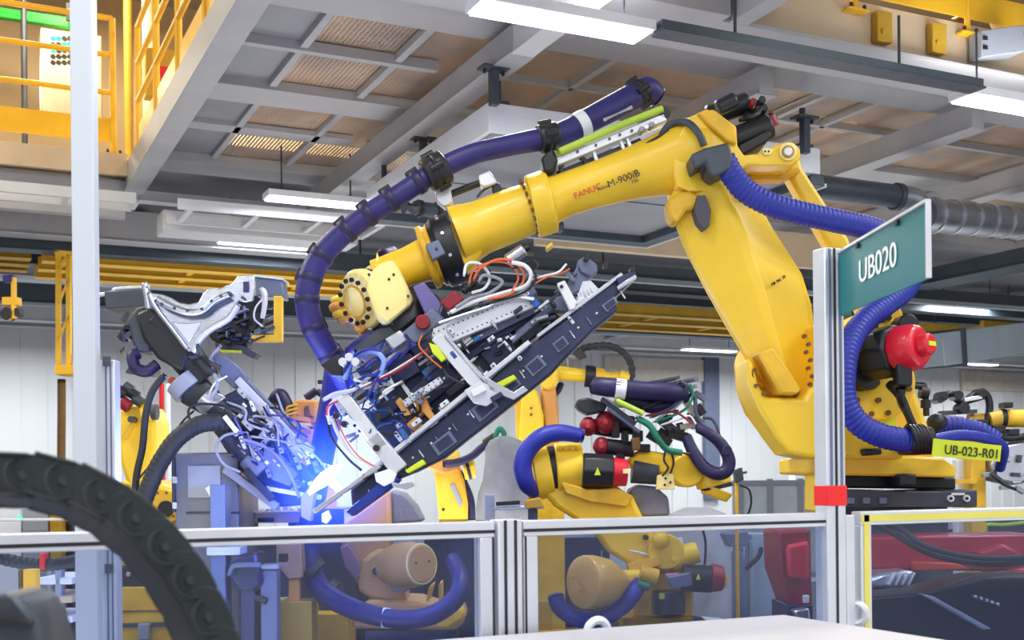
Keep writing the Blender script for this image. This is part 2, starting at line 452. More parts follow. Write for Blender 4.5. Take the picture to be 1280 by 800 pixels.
# hangers that drop from the near ceiling steel
def hanger(x, y, z0, z1, label):
    t = thing('hanger_bracket', label, 'bracket', (x, y, z0), 'short steel hangers under the deck')
    M().box((x - .03, y - .03, z0), (x + .03, y + .03, z1)).put('post', GREYD, t, .004)
    M().box((x - .1, y - .06, z1 - .02), (x + .1, y + .06, z1)).put('top_plate', GREYD, t, .003)
    for dx in (-.07, .07): M().cyl(Vector((x + dx, y, z1 - .05)), Vector((x + dx, y, z1 - .02)), .012, seg=6).put('bolt', BLK, t)
for px, py, pb, lab in ((617, 84, 132, 'short steel hanger above the white corner of the ventilation box'), (1006, 146, 192, 'steel hanger right of the black motors on top of the arm'), (529, 172, 200, 'steel hanger above the blue hose coupling, under the long light beam')):
    q = CZ(px, py, 4.36); zb = P(px, pb, q.xy.dot(FW.xy)).z
    hanger(q.x, q.y, zb, 4.36, lab)

# ladder shaped cable trays on the left, between the lights
def ladder_tray(x0, x1, y0, y1, z, label, m_=BEAMW, step=.62):
    t = thing('cable_tray', label, 'cable tray', ((x0 + x1) / 2, y0, z))
    for y in (y0, y1): M().box((x0, y - .02, z), (x1, y + .02, z + .1)).put('side_rail', m_, t, .003)
    k = x0 + .1
    while k < x1: M().box((k, y0 + .02, z + .01), (k + .05, y1 - .02, z + .04)).put('rung', m_, t); k += step
    return t
ladder_tray(1.9, 3.9, 11.1, 11.75, 4.02, 'white ladder shaped cable tray between the two left strip lights')
ladder_tray(-1, 1.6, 11.6, 11.95, 4.15, 'pale cable tray behind the white column, under the yellow railing')
t = thing('air_duct', 'pale flat duct with small holes under the white cable tray', 'duct', (2.8, 12.1, 4.0))
M().box((1.9, 11.95, 4.0), (3.9, 12.35, 4.2)).put('duct_body', BEAMW, t, .01)
for x in (2.5, 2.62, 3.3, 3.42): M().cyl(Vector((x, 11.95, 4.1)), Vector((x, 11.94, 4.1)), .018).put('hole', BLK, t)

# yellow monorail track frames hanging across the hall
def track(x0, x1, y0, y1, z, label, m_=RAILY, rung=1.4, w=.09):
    t = thing('monorail_track', label, 'track', ((x0 + x1) / 2, y0, z))
    for y in (y0, (y0 + y1) / 2, y1): M().box((x0, y - w / 2, z), (x1, y + w / 2, z + .14)).box((x0, y - w, z - .012), (x1, y + w, z)).put('rail', m_, t, .004)
    x = x0 + .2
    while x < x1: M().box((x, y0, z + .02), (x + .07, y1, z + .09)).put('cross_bar', m_, t, .004); x += rung
    x = x0 + .6
    while x < x1: M().cyl(Vector((x, y0, z + .14)), Vector((x, y0, 4.6)), .012, seg=8).put('hanger_rod', GREYD, t); x += 3
    return t
track(.9, 4.6, 13.7, 14.8, 3.92, 'yellow monorail track frame above the silver car panel at left')
track(7.4, 14.5, 13.9, 15.3, 3.75, 'yellow and ochre track frame behind the big lower arm', OCHRE)
track(15.0, 27, 13.9, 15.6, 3.85, 'long ochre track frame behind and below the teal sign', OCHRE)
track(-6, .8, 13.8, 14.6, 3.95, 'ochre crane beam at far left above the yellow hanging frame', OCHRE)

# galvanised round ducts at right
DG = mat('galvanised_duct', (150, 156, 164), .3, .7, .18, 5)
t = thing('round_duct', 'shiny galvanised round air duct with ribs running out to the right edge', 'air duct', (8.5, 8.2, 3.75))
a = P(1150, 268, 10.6); b = P(1300, 282, 12.2)
M().tube([a, a.lerp(b, .5), b], .15, seg=20, step=.03).put('duct_body', DG, t)
for k in range(7):
    q = a.lerp(b, .08 + k * .14); M().cyl(q, q + (b - a).normalized() * .03, .165).put('rib', SILV, t)
t = thing('grey_pipe', 'dark grey round pipe with an elbow ending behind the teal sign', 'pipe', P(1080, 240, 10.2))
M().tube([P(1015, 232, 10.), P(1080, 240, 10.2), P(1125, 246, 10.4)], .1, seg=18).put('straight_pipe', GREYD, t)
M().tube([P(1122, 246, 10.4), P(1142, 250, 10.45), P(1150, 268, 10.5), P(1146, 300, 10.5)], .105, seg=18).put('elbow', DG, t)
M().cyl(P(1118, 245.5, 10.38), P(1124, 246.5, 10.4), .12).put('collar', GREYD, t)
t = thing('ribbed_pipe', 'long grey conduit with clips passing behind the robot forearm', 'pipe', P(600, 280, 9.6))
a = P(505, 258, 9.0); b = P(700, 284, 9.9)
M().tube([a, a.lerp(b, .5), b], .055, seg=14).put('conduit', GREYD, t)
for k in range(9):
    q = a.lerp(b, .08 + k * .105); M().cyl(q, q + (b - a).normalized() * .03, .066).put('clip', BLK, t)
t = thing('square_duct', 'wide pale blue-grey rectangular duct beyond the red motor, at far right', 'air duct', P(1220, 425, 16))
m = M(); m.beam(P(1150, 440, 15.2), P(1330, 415, 17), .7, .42); m.put('duct_body', mat('duct_blue_grey', (150, 164, 176), .45, .3, .08, 2), t, .01)
m = M(); m.beam(P(1170, 437, 15.35), P(1173, 436.8, 15.4), .76, .48); m.put('joint_flange', GREYD, t)

# glowing bars added on the grating to imitate glints of upstairs light
WL_ = emis('warm_glow', (255, 214, 150), 6)
for px, py, L_, lab in ((400, 128, 1.7, 'row of warm light showing through the grating at upper left, nearer row'), (370, 182, 2.6, 'row of warm light showing through the grating above the left strip lights'), (560, 22, 1.3, 'warm light showing through the grating beside the nearest strip light'), (850, 78, 1.2, 'pale warm light showing through the grating above the blue hose end'), (1015, 100, .6, 'bright square of warm light in the grating right of the black motors'), (1150, 128, .3, 'small warm square of light in the grating left of the right strip light'), (1010, 150, 1.0, 'warm light strip in the grating just right of the black motors')):
    q = CZ(px, py, 4.8); m = M()
    m.box((q.x - L_ / 2, q.y - .09, 4.763), (q.x + L_ / 2, q.y + .09, 4.82)); tag(m.put('deck_glow', WL_, None), lab, 'glint', 'glowing bars added above the grating')

# ------------------------------------------------------------------ railings
def railing(pts, z, label, rails=(.42, .78, 1.1), post=.04, kick=.24, group='yellow tube guard rails around the mezzanine openings', m_=RAILY, ext=True, rr=.02):
    t = thing('guard_railing', label, 'railing', (pts[0][0], pts[0][1], z), group)
    V = [Vector((x, y, z)) for x, y in pts]
    for i, (a, b) in enumerate(zip(V, V[1:])):
        L = (b - a).length; k = max(1, round(L / 1.15))
        for h in rails: M().cyl(a + UP * h, b + UP * h, rr, seg=12).put('rail', m_, t)
        M().beam(a + UP * kick / 2, b + UP * kick / 2, .012, kick).put('kick_plate', m_, t)
        for j in range(k + 1):
            if i and j == 0: continue
            q = a.lerp(b, j / k)
            M().cyl(q - UP * .12, q + UP * rails[-1], rr * 1.15, seg=12).put('post', m_, t)
            M().box((q.x - .09, q.y - .05, z - .13), (q.x + .09, q.y + .05, z - .115)).put('post_foot', m_, t)
            for dx in (-.06, .06): M().cyl(Vector((q.x + dx, q.y - .03, z - .115)), Vector((q.x + dx, q.y - .03, z - .08)), .014, seg=6).put('bolt', BLK, t)
    return t
railing([(-3.5, 12.42), (1.5, 12.42)], 4.93, 'yellow guard rail on the far edge of the left deck opening, behind the white column', rails=(.5, .88, 1.25), rr=.028)
railing([(1.74, 12.4), (1.74, 4.2)], 4.88, 'yellow guard rail running along the big grey edge girder towards the camera', rails=(.5, .88, 1.25), rr=.028)
railing([(4.75, 6.52), (8.0, 6.52)], 4.93, 'yellow guard rail with deep kick plate above the top right strip light', kick=.2)
railing([(8.25, 6.52), (12.4, 6.52)], 4.93, 'yellow guard rail at the top right corner beyond the grey splice box', kick=.2)
# yellow brackets that hold the right rail
for px, py in ((1104, 36), (1172, 50)):
    r = ray(px, py); q = Vector((0, 0, CAMH)) + r * (6.5 / r.y)
    t = tag(M().box((q.x - .07, 6.48, q.z - .1), (q.x + .07, 6.54, q.z + .12)).cyl(Vector((q.x - .02, 6.47, q.z - .03)), Vector((q.x - .02, 6.48, q.z - .03)), .02, seg=6).put('rail_bracket', OCHRE, None, .005),
        'yellow square bracket bolted to the beige beam, %s of two at top right' % ('left' if px < 1150 else 'right'), 'bracket', 'square brackets on the beige beam')
q = CZ(1214, 62, 4.75)
t = thing('splice_box', 'grey folded steel splice box on the beam at top right, between the guard rails', 'steel box', (q.x, 6.4, 4.6))
M().hexa([Vector((q.x - .13, 6.4, 4.6)), Vector((q.x + .2, 6.3, 4.66)), Vector((q.x + .22, 6.5, 4.66)), Vector((q.x - .13, 6.52, 4.6)), Vector((q.x - .13, 6.4, 4.8)), Vector((q.x + .2, 6.3, 4.86)), Vector((q.x + .22, 6.5, 4.86)), Vector((q.x - .13, 6.52, 4.8))]).put('box_body', GREYC, t, .006)
for z in (4.66, 4.73): M().box((q.x - .12, 6.385, z), (q.x, 6.395, z + .03)).put('slot', BLK, t)

# control cabinets and pipes upstairs, seen through the left opening
t = thing('control_cabinet', 'beige upstairs control panel with rows of green lit buttons behind the left railing', 'control panel', (.9, 14.6, 4.76))
q0 = P(62, 45, 14.3); q1 = P(96, 100, 14.3)
M().box((q0.x - .1, q0.y - .02, q1.z - .4), (q1.x + .3, q0.y + .35, q0.z + .08)).put('cabinet_body', BEIGE, t, .01)
for r_ in range(5):
    for c_ in range(4):
        q = P(67 + c_ * 7, 49 + r_ * 7.5, 14.1); on = (r_ + c_ * 2) % 5 in (0, 2) and r_ < 3
        M().cyl(q, q - FW * .03, .03, seg=10).put('button', GLED if on else BLK, t)
t = thing('green_pipe', 'bright green painted beam upstairs behind the left yellow railing', 'pipe', P(40, 22, 14.6))
M().beam(P(-20, 14, 14.6), P(88, 30, 14.6), .12, .12).put('green_beam', mat('green_paint', (40, 180, 60), .5), t, .01)
q = P(88, 16, 14.2); M().box((q.x - .05, q.y - .04, q.z - .1), (q.x + .05, q.y + .04, q.z + .1)).put('indicator_housing', BLK, t)
M().box((q.x - .04, q.y - .05, q.z - .03), (q.x + .04, q.y - .04, q.z + .03)).put('indicator_light', GLED, t)
for i, (px, w, m_, lab) in enumerate(((30, .035, GREYD, 'thin dark pipe upstairs left of the button panel'), (160, .05, OCHRE, 'ochre upright upstairs right of the white column'), (185, .07, mat('cream_post', (232, 214, 170), .5), 'cream upright upstairs in the corner of the left opening'))):
    q = P(px, 60, 14.5); tag(M().cyl(Vector((q.x, q.y, 4.78)), Vector((q.x, q.y, 8)), w, seg=16).put('upright_pipe', m_, None), lab, 'pipe')
t = thing('electrical_box', 'small box with a red mark upstairs behind the corner of the left railing', 'electrical box', P(203, 100, 13.5))
q = P(203, 98, 13.5); M().box((q.x - .2, q.y - .1, q.z - .25), (q.x + .2, q.y + .1, q.z + .3)).put('box_body', OCHRE, t, .01)
M().box((q.x - .12, q.y - .12, q.z - .04), (q.x + .08, q.y - .1, q.z + .1)).put('red_label', RED, t)
# pipes upstairs at top right
for i, (px, py, qx, qy, m_) in enumerate(((1180, -10, 1290, 30, BEAMW), (1190, 30, 1290, -20, BROWN), (1225, -20, 1250, 40, BEIGE))):
    tag(M().cyl(P(px, py, (10.5, 11.3, 9.7)[i]), P(qx, qy, (10.9, 11.7, 10)[i]), .05, seg=14).put('upstairs_pipe', m_, None), ['white pipe upstairs sloping down at the top right corner', 'brown pipe upstairs crossing the white one at the top right corner', 'beige strut upstairs at the top right corner'][i], 'pipe')

# ------------------------------------------------------------------ things hanging at left
t = thing('hanging_frame', 'tall yellow hanging carrier frame with a square foot, left of the white column', 'carrier frame', P(80, 465, 12.5))
fr = Fr(12.5)
for x in (72, 85): m = M(); fr.bar(m, (x, 318), (x, 466), 6, .05); m.put('upright', RAILY, t, .004)
m = M(); fr.bar(m, (68, 462), (104, 462), 12, .3, -.1); m.put('foot', RAILY, t, .006)
m = M(); fr.bar(m, (96, 440), (96, 466), 7, .05); m.put('foot_upright', RAILY, t, .004)
for y0, y1 in ((335, 318), (380, 350), (425, 395)): m = M(); fr.bar(m, (72, y0), (86, y1), 3, .02); m.put('brace', RAILY, t)
m = M(); fr.bar(m, (68, 315), (104, 318), 6, .1); m.put('top_bar', RAILY, t, .004)
tag(M().tube([P(77, 474, 12.8), P(77, 520, 12.8), P(76, 640, 12.8)], .045, seg=10).put('brown_post', BROWN, None), 'thin dark brown post standing below the yellow hanging frame', 'post')
t = thing('hoist_hook', 'small yellow hoist trolley with a blue cap at the far left edge', 'hoist', P(10, 400, 11))
fr = Fr(11)
m = M(); fr.bar(m, (16, 346), (16, 398), 5, .05); m.put('arm', RAILY, t, .004)
m = M(); fr.bar(m, (2, 376), (22, 376), 10, .1); m.put('trolley_body', RAILY, t, .005)
m = M(); fr.bar(m, (3, 348), (16, 348), 9, .1); m.put('cap', NAVY, t, .005)
m = M(); fr.disc(m, 8, 392, 8, 0, .1); fr.disc(m, 20, 390, 5, 0, .1); m.put('wheel', BLK, t)
m = M(); fr.bar(m, (3, 385), (12, 400), 4, .04); m.put('hook', RAILY, t, .003)

# white column left
fr = Fr(3.95)
t = thing('white_column', 'tall white square column standing behind the fence at left, full picture height', 'column', P(110, 640, 3.95).xy.to_3d())
a = P(110, 600, 3.95); m = M()
m.beam(Vector((a.x, a.y, 0)), Vector((a.x, a.y, 4.44)), .076, .05, FW); m.put('column_shaft', COLW, t, .004)
a = P(139, 600, 4.02)
m = M(); m.beam(Vector((a.x, a.y, 0)), Vector((a.x, a.y, 1.5 + .42)), .05, .06, FW); m.put('aluminium_profile', ALU, t, .003)
for dx in (-.004, .012):
    m = M(); q = a - FW * .031 + RT * dx; m.beam(Vector((q.x, q.y, 0)), Vector((q.x, q.y, 1.9)), .005, .003, FW); m.put('profile_slot', GREYB, t)
m = M()
for z in (1.9, 1.45, 1.2): q = a - FW * .034; m.box((q.x - .012, q.y - .012, z), (q.x + .012, q.y + .012, z + .03))
m.put('clip', GREYD, t)

# distant low guard fence and white wall cabinets
t = thing('low_fence', 'pale low guard fence far behind, right of the dark robot wrist', 'fence', P(970, 640, 17).xy.to_3d())
fr = Fr(17)
for x in (925, 962, 1000, 1040): q = fr(x, 600); M().beam(Vector((q.x, q.y, 0)), Vector((q.x, q.y, 1.48)), .08, .08).put('post', GREYC, t, .005)
a = fr(915, 600); b = fr(1060, 600)
for z in (1.42, .1): M().beam(Vector((a.x, a.y, z)), Vector((b.x, b.y, z)), .06, .08).put('rail', GREYC, t, .005)
M().beam(Vector((a.x, a.y, .75)), Vector((b.x, b.y, .75)), .01, 1.3).put('panel', mat('pale_panel', (200, 212, 220), .4), t)
tag(M().tube([P(932, 488, 19), P(934, 506, 19), P(950, 524, 19), P(986, 562, 19), P(990, 640, 19)], .05, seg=8).put('wall_conduit', WHITE, None), 'thin white conduit slanting down the far wall left of the teal sign post', 'conduit')
t = thing('red_white_pole', 'slim red and white pole behind the leftmost yellow robot', 'pole', P(207, 600, 13).xy.to_3d())
q = P(204, 600, 13); M().cyl(Vector((q.x, q.y, 0)), Vector((q.x, q.y, 2.6)), .035).put('red_pole', TAPE, t)
q = P(210, 600, 13); M().cyl(Vector((q.x, q.y, 0)), Vector((q.x, q.y, 2.6)), .035).put('white_pole', WHITE, t)

# ------------------------------------------------------------------ lights, world, camera
w = bpy.data.worlds.new('hall'); SC.world = w; w.use_nodes = True
w.node_tree.nodes['Background'].inputs['Color'].default_value = (.97, .97, 1, 1)
w.node_tree.nodes['Background'].inputs['Strength'].default_value = .8
for y in (-3, 0.5, 3):
    for x in (-4, 1, 6): area('hall_lamp', (x, y, 5.2), (0, 0, 0), 1.6, .5, 95, (.96, .98, 1))
for y in (16.5, 20.5):
    for x in (-6, 1, 8, 16, 24): area('far_lamp', (x, y, 4.0), (0, 0, 0), 2, .5, 165, (.92, .97, 1))
for x in (-7, -2): area('side_lamp', (x, 8, 5.2), (0, 0, 0), 1.6, .5, 150, (.96, .98, 1))
for x, y in ((-2, 10), (1, 14.5), (5, 8.5), (9, 9), (5, 13.5), (12, 10)): area('upstairs_lamp', (x, y, 7.9), (0, 0, 0), 1.4, .5, 230, (1, .86, .62))
for x, y in ((0, 15.5), (10, 15.5)): area('upstairs_lamp', (x, y, 6.5), (math.radians(-70), 0, 0), 3, .5, 90, (1, .86, .62))
for x, y in ((-3, 2), (2, 1), (6, 1.5), (0, 5), (3, 9), (7.5, 9.5), (12, 9), (4, 14), (12, 15), (20, 16)): area('bounce_fill', (x, y, 1.2 if y > 5 else .3), (math.pi, 0, 0), 2.5, 2.5, 62, (1, .98, .95))  # upward fill lamps added low down to lighten the ceiling, like floor bounce
def point(loc, e, col, r=.05):
    l = bpy.data.lights.new('arc_light', 'POINT'); l.energy = e; l.color = col; l.shadow_soft_size = r
    o = bpy.data.objects.new('arc_light', l); COL.objects.link(o); o.location = loc
cam = bpy.data.cameras.new('camera'); co = bpy.data.objects.new('camera', cam); COL.objects.link(co)
cam.sensor_width = 36; cam.lens = FPX / 1280 * 36; cam.shift_y = 200 / 1280; cam.clip_start = .05; cam.clip_end = 200
rx = RT * CA - UP * SA; uy = UP * CA + RT * SA
co.matrix_world = Matrix(((rx.x, uy.x, -FW.x, 0), (rx.y, uy.y, -FW.y, 0), (rx.z, uy.z, -FW.z, CAMH), (0, 0, 0, 1)))
cam.dof.use_dof = True; cam.dof.focus_distance = 5.6; cam.dof.aperture_fstop = 4.8
SC.camera = co
SC.view_settings.view_transform = 'Standard'; SC.view_settings.look = 'None'; SC.view_settings.exposure = 0
# ================================================================== MAIN ROBOT
F = Fr(5.5); s5 = F.s
t = thing('industrial_robot', 'huge yellow robot arm filling the picture, its base right of the teal sign post', 'robot', Vector((P(1110, 600, 5.7).x, P(1110, 600, 5.7).y, 0)), 'yellow industrial robots')
R1 = t
bc = P(1110, 600, 5.75)
# pedestal (black plinth, grey drive box, floor column)
m = M(); m.cyl(Vector((bc.x, bc.y, 0)), Vector((bc.x, bc.y, .05)), .5, seg=8); m.cyl(Vector((bc.x, bc.y, .05)), Vector((bc.x, bc.y, 1.42)), .3, .27, seg=32); m.put('pedestal', GREYD, t, .01)
m = M(); F.prism(m, [(1052, 592), (1195, 597), (1195, 612), (1052, 610)], .0, .55); m.put('plinth_ring', BLK, t, .01)
m = M(); F.prism(m, [(1050, 611), (1160, 614), (1222, 612), (1222, 634), (1050, 634)], -.12, .5); m.put('connector_box', GREYD, t, .008)
for x in (1189, 1209):
    m = M(); F.disc(m, x, 623, 4.2, -.135, -.11, seg=16); g = m.put('gauge', WHITE, t)
    m = M(); F.disc(m, x, 623, 2, -.14, -.13, seg=12); m.put('gauge_face', BLK, g)
m = M(); F.prism(m, [(1190, 616), (1206, 616), (1206, 619), (1190, 619)], -.13, -.11); m.put('nameplate', WHITE, t)
for x in (1060, 1079, 1100):
    m = M(); F.prism(m, [(x, 622), (x + 9, 622), (x + 9, 630), (x, 630)], -.14, -.11); m.put('socket', GREYB, t, .003)
# yellow base slab
m = M(); F.prism(m, [(1018, 571), (1150, 570), (1178, 572), (1196, 584), (1195, 597), (1050, 594), (1018, 592)], -.12, .6); m.put('base_slab', YEL, t, .012)
m = M(); F.prism(m, [(1020, 592), (1050, 594), (1050, 600), (1042, 640), (1020, 640)], -.02, .2); m.put('base_bracket', YEL, t, .01)
# turntable body : right hand housing with motor, left hand scoop that carries the lower arm
m = M(); F.prism(m, [(1040, 420), (1062, 398), (1088, 384), (1108, 384), (1120, 398), (1130, 440), (1142, 480), (1160, 528), (1170, 560), (1172, 573), (1040, 573)], -.02, .45)
m.put('turntable_housing', YEL, t, .03, seg=3)
m = M(); F.prism(m, [(934, 445), (942, 452), (948, 480), (958, 497), (1005, 497), (1022, 470), (1028, 430), (1060, 440), (1060, 574), (1012, 573), (985, 567), (968, 545), (948, 512), (934, 478)], -.3, -.02)
m.put('shoulder_scoop', YEL, t, .03, seg=3)
m = M(); F.prism(m, [(936, 448), (1030, 410), (1050, 420), (1050, 570), (985, 560), (950, 512), (938, 480)], .02, .4); m.put('shoulder_rear', YEL2, t, .02)
m = M(); F.prism(m, [(1000, 540), (1060, 500), (1130, 560), (1130, 574), (1010, 573)], -.24, -.02); m.put('base_fairing', YEL, t, .02)
m = M(); F.disc(m, 1098, 478, 46, -.09, .02, seg=40); m.put('bearing_flange', YEL, t, .008)
for i in range(12):
    a_ = 2 * math.pi * i / 12 + .2; m = M(); x, y = 1098 + 40 * math.cos(a_), 478 + 40 * math.sin(a_)
    if y > 485: F.disc(m, x, y, 3.4, -.1, -.085, seg=8); m.put('flange_bolt', BROWN, t)
# big axis motor with red cap
ax0 = F(1080, 446, -.12); ax1 = F(1172, 428, -.40)
adir = (ax1 - ax0).normalized(); L_ = (ax1 - ax0).length
m = M(); m.lathe(ax0 - adir * .04, adir, [(0, .155), (.05, .155), (.06, .15)], 32); mf = m.put('motor_flange', BLK, t, .004)
u_, v_ = basis(adir)
for i in range(16):
    a_ = 2 * math.pi * i / 16; q = ax0 - adir * .01 + (u_ * math.cos(a_) + v_ * math.sin(a_)) * .135
    M().cyl(q, q + adir * .025, .017, seg=8).put('motor_bolt', BLK, mf)
m = M(); m.lathe(ax0, adir, [(0, .12), (L_ * .46, .12), (L_ * .47, .105)], 8); mo = m.put('servo_motor', BLK, t, .012)
m = M(); q = ax0 + adir * L_ * .45; m.lathe(q, adir, [(0, .100), (.02, .108), (.10, .102), (.125, .085)], 10); mc = m.put('motor_cap', RED, t, .012)
q2 = q + adir * .125; m = M(); m.lathe(q2, adir, [(0, .05), (.04, .048), (.05, .038)], 24); m.put('encoder_cap', RED, mc, .004)
ub, vb = basis(adir); m = M(); m.beam(q2 + adir * .052 - ub * .028, q2 + adir * .052 + ub * .028, .02, .003, adir); m.put('cap_label', LIME, mc)
m = M(); F.prism(m, [(1091, 444), (1099, 444), (1095, 434)], -.262, -.255); m.put('warning_triangle', mat('warn_yellow', (220, 210, 90), .5), mo)
m = M(); m.beam(F(1128, 452, -.3), F(1128, 484, -.3), .07, .07); m.put('motor_plug', BLK, t, .012)
m = M(); m.tube([F(1128, 484, -.3), F(1126, 500, -.28), F(1136, 520, -.2), F(1142, 540, -.2)], .018); m.put('motor_cable', BLK, t)
m = M(); F.disc(m, 1136, 405, 13, -.12, .1, seg=20); m.put('rear_motor', BLK, t, .008)
m = M(); m.tube([F(1112, 480, -.2), F(1125, 495, -.25), F(1136, 520, -.26), F(1146, 540, -.26)], [.022, .02, .018, .016]); m.put('clamp_strap', BLK, t)
for x, y in ((1084, 402), (1095, 409), (1104, 400), (1112, 397), (1122, 402), (1072, 500), (1099, 500)):
    m = M(); F.disc(m, x, y, 3.4, -.11 if y > 450 else -.035, 0, seg=8); m.put('housing_bolt', BROWN if y > 450 else BLK, t)
m = M(); F.prism(m, [(1098, 514), (1120, 514), (1120, 535), (1098, 535)], -.025, -.0); m.put('rating_plate', LIME, t)
# cluster of small valves right of the housing
for a_, b_, r_ in (((1140, 482), (1157, 484), .014), ((1150, 490), (1160, 492), .03), ((1157, 496), (1158, 520), .015), ((1157, 500), (1157, 510), .024)):
    m = M(); m.cyl(F(*a_, .1), F(*b_, .1), r_, seg=12); m.put('valve', BLK, t)
m = M(); m.tube([F(1140, 478, .1), F(1156, 480, .1), F(1158, 490, .1)], .006); m.put('air_line', BLK, t)
m = M(); F.prism(m, [(1078, 561), (1102, 560), (1103, 568), (1080, 570)], -.28, -.15); m.put('stop_block', BLK, t, .008)
m = M(); F.prism(m, [(1126, 592), (1146, 592), (1146, 608), (1126, 608)], -.2, -.02); m.put('cable_gland', BLK, t, .01)

# lower arm : box section, ridge towards the camera
def lofted(m, st, tl, tr_, tg, tb):
    R = []
    for (lx, ly), (gx, gy), (rx_, ry) in st:
        R.append([F(lx, ly, tl), F(gx, gy, tg), F(rx_, ry, tr_), F(rx_, ry, tb), F(lx, ly, tb)])
    return m.rings(R)
st = [((858, 215), (885, 214), (925, 212)),
      ((834, 250), (903, 232), (938, 236)),
      ((852, 305), (916, 262), (966, 286)),
      ((880, 360), (930, 300), (1002, 342)),
      ((905, 405), (951, 365), (1014, 380)),
      ((926, 440), (966, 420), (1021, 432)),
      ((945, 468), (982, 470), (1022, 482)),
      ((962, 492), (990, 494), (1012, 494))]
m = M(); lofted(m, st, -.10, -.06, -.20, .12); la_ = m.put('lower_arm', YEL, t, .03, seg=3)
m = M(); F.prism(m, [(947, 440), (966, 433), (1002, 486), (996, 494), (975, 492)], -.34, -.18); m.put('arm_buffer', YEL2, la_, .012)
m = M(); F.disc(m, 968, 452, 36, -.08, .2, seg=32); m.put('shoulder_joint', YEL2, t, .01)
for x, y in ((944, 462), (945, 482), (955, 492)):
    m = M(); F.disc(m, x, y, 2.4, -.31, -.29, seg=8); m.put('scoop_bolt', BROWN, t)
m = M(); F.prism(m, [(1022, 404), (1040, 395), (1042, 470), (1024, 500), (1008, 492), (1024, 460)], -.28, -.0); m.put('shoulder_cover', YEL, t, .012)
for i in range(7):
    m = M(); F.disc(m, 1006 + (i % 2) * 4 + i * 1.2, 420 + i * 10, 2.6, -.3, -.28, seg=8); m.put('cover_bolt', BROWN, t)
# solid oval patch whose dark grey paints the shade of the elbow hole
m = M(); F.prism(m, [(868, 262), (872, 244), (882, 244), (889, 262), (887, 282), (880, 286), (872, 276)], -.215, -.12); m.put('elbow_shade', mat('recess_shadow', (82, 80, 90), .7), la_, .003)
m = M(); F.prism(m, [(836, 268), (834, 250), (848, 240), (862, 238), (874, 243), (868, 262), (858, 262), (850, 276), (842, 278)], -.19, -.05); m.put('fork_ear', YEL2, la_, .02)
# second (parallel) link at the back
m = M(); F.prism(m, [(972, 196), (1000, 196), (1004, 210), (1060, 296), (1090, 360), (1110, 400), (1085, 408), (1062, 360), (1036, 308)], .1, .22); m.put('parallel_link', YEL, t, .02, seg=3)
m = M(); F.disc(m, 1106, 398, 24, .05, .25); m.put('link_joint', YEL2, t, .01)
m = M(); F.prism(m, [(934, 220), (960, 206), (1000, 208), (1002, 214), (980, 224), (940, 224)], .0, .1); m.put('link_bracket', YEL2, t, .01)
# elbow housing, horn with pivot
m = M(); F.prism(m, [(846, 232), (842, 216), (842, 196), (846, 172), (862, 146), (884, 136), (896, 142), (921, 160), (922, 182), (930, 194), (946, 192), (975, 179), (991, 177), (1000, 186), (1001, 198), (990, 206), (960, 207), (934, 206), (922, 214), (914, 232), (908, 238), (896, 242), (880, 239), (862, 240)], -.17, .13)
el = m.put('elbow_housing', YEL, t, .05, seg=4)
for r_, m_, tt in ((11, CREAM, -.19), (7.5, OCHRE, -.2), (5.2, ALU, -.21)):
    m = M(); F.disc(m, 985.5, 189, r_, tt, -.1, seg=24); m.put('pivot_pin', m_, el, .003)
m = M(); F.prism(m, [(953, 186), (958, 184), (966, 187), (964, 193), (956, 194), (953, 190)], -.185, -.15); m.put('pin_cover', CREAM, el, .004)
for x in (956.5, 961): m = M(); F.disc(m, x, 189, 1.2, -.19, -.18, seg=8); m.put('cover_bolt', BLK, el)
m = M(); F.prism(m, [(872, 140), (892, 136), (921, 158), (921, 180), (908, 176), (890, 160)], -.2, -.15); m.put('motor_mount', YEL2, el, .01)
# black motors behind the elbow
for a_, b_, r_, tt in (((884, 146), (936, 128), 14, .05), ((916, 176), (964, 158), 16, -.05), ((896, 136), (920, 124), 10, -.1), ((930, 150), (950, 146), 12, .05), ((945, 168), (968, 146), 10, .1)):
    m = M(); F.cyl(m, a_, b_, r_, t=tt, seg=10); m.put('axis_motor', BLK, t, .012)
for a_, b_, r_ in (((937, 128), (943, 131), 7), ((962, 146), (968, 158), 7)):
    m = M(); F.cyl(m, a_, b_, r_, t=.0, seg=14); m.put('motor_end_cap', DRED, t, .004)
for x, y in ((953, 124), (949, 136), (956, 134), (944, 150), (911, 124)):
    m = M(); F.disc(m, x, y, 5, -.05, .05, seg=10); m.put('connector', BLK, t, .006)
m = M(); F.tube(m, [(925, 150, -.05), (940, 146, -.1), (950, 138, -.05), (954, 126, 0)], 3); m.put('motor_cable', BLK, t)
m = M(); F.prism(m, [(922, 182), (960, 162), (966, 168), (958, 178), (925, 196)], -.12, .1); m.put('motor_bracket', BLK, t, .01)
# upper arm tube
def polytube(m, st, t0=0):
    """st: list of (x, y, r) in px, perpendicular rings along a path"""
    pts = [F(x, y, t0) for x, y, r in st]; R = []
    n_ = len(pts)
    for i, (x, y, r) in enumerate(st):
        tg = (pts[min(i + 1, n_ - 1)] - pts[max(0, i - 1)]).normalized(); u, v = basis(tg, FW)
        R.append([pts[i] + (u * math.cos(2 * math.pi * k / 32) + v * math.sin(2 * math.pi * k / 32)) * r * s5 for k in range(32)])
    return m.rings(R)
m = M(); polytube(m, [(880, 196, 47), (862, 196, 47), (845, 200, 43), (825, 207, 38), (800, 214, 34), (770, 223, 30), (735, 234, 27.5), (705, 244, 27), (690, 250, 29), (680, 254, 33)], -.02)
ua = m.put('upper_arm', YEL, t, angle=60)
m = M(); polytube(m, [(690, 251, 35), (686, 252, 39), (668, 258, 39), (664, 259, 38)], -.02); fl = m.put('arm_flange', YEL, t, .006)
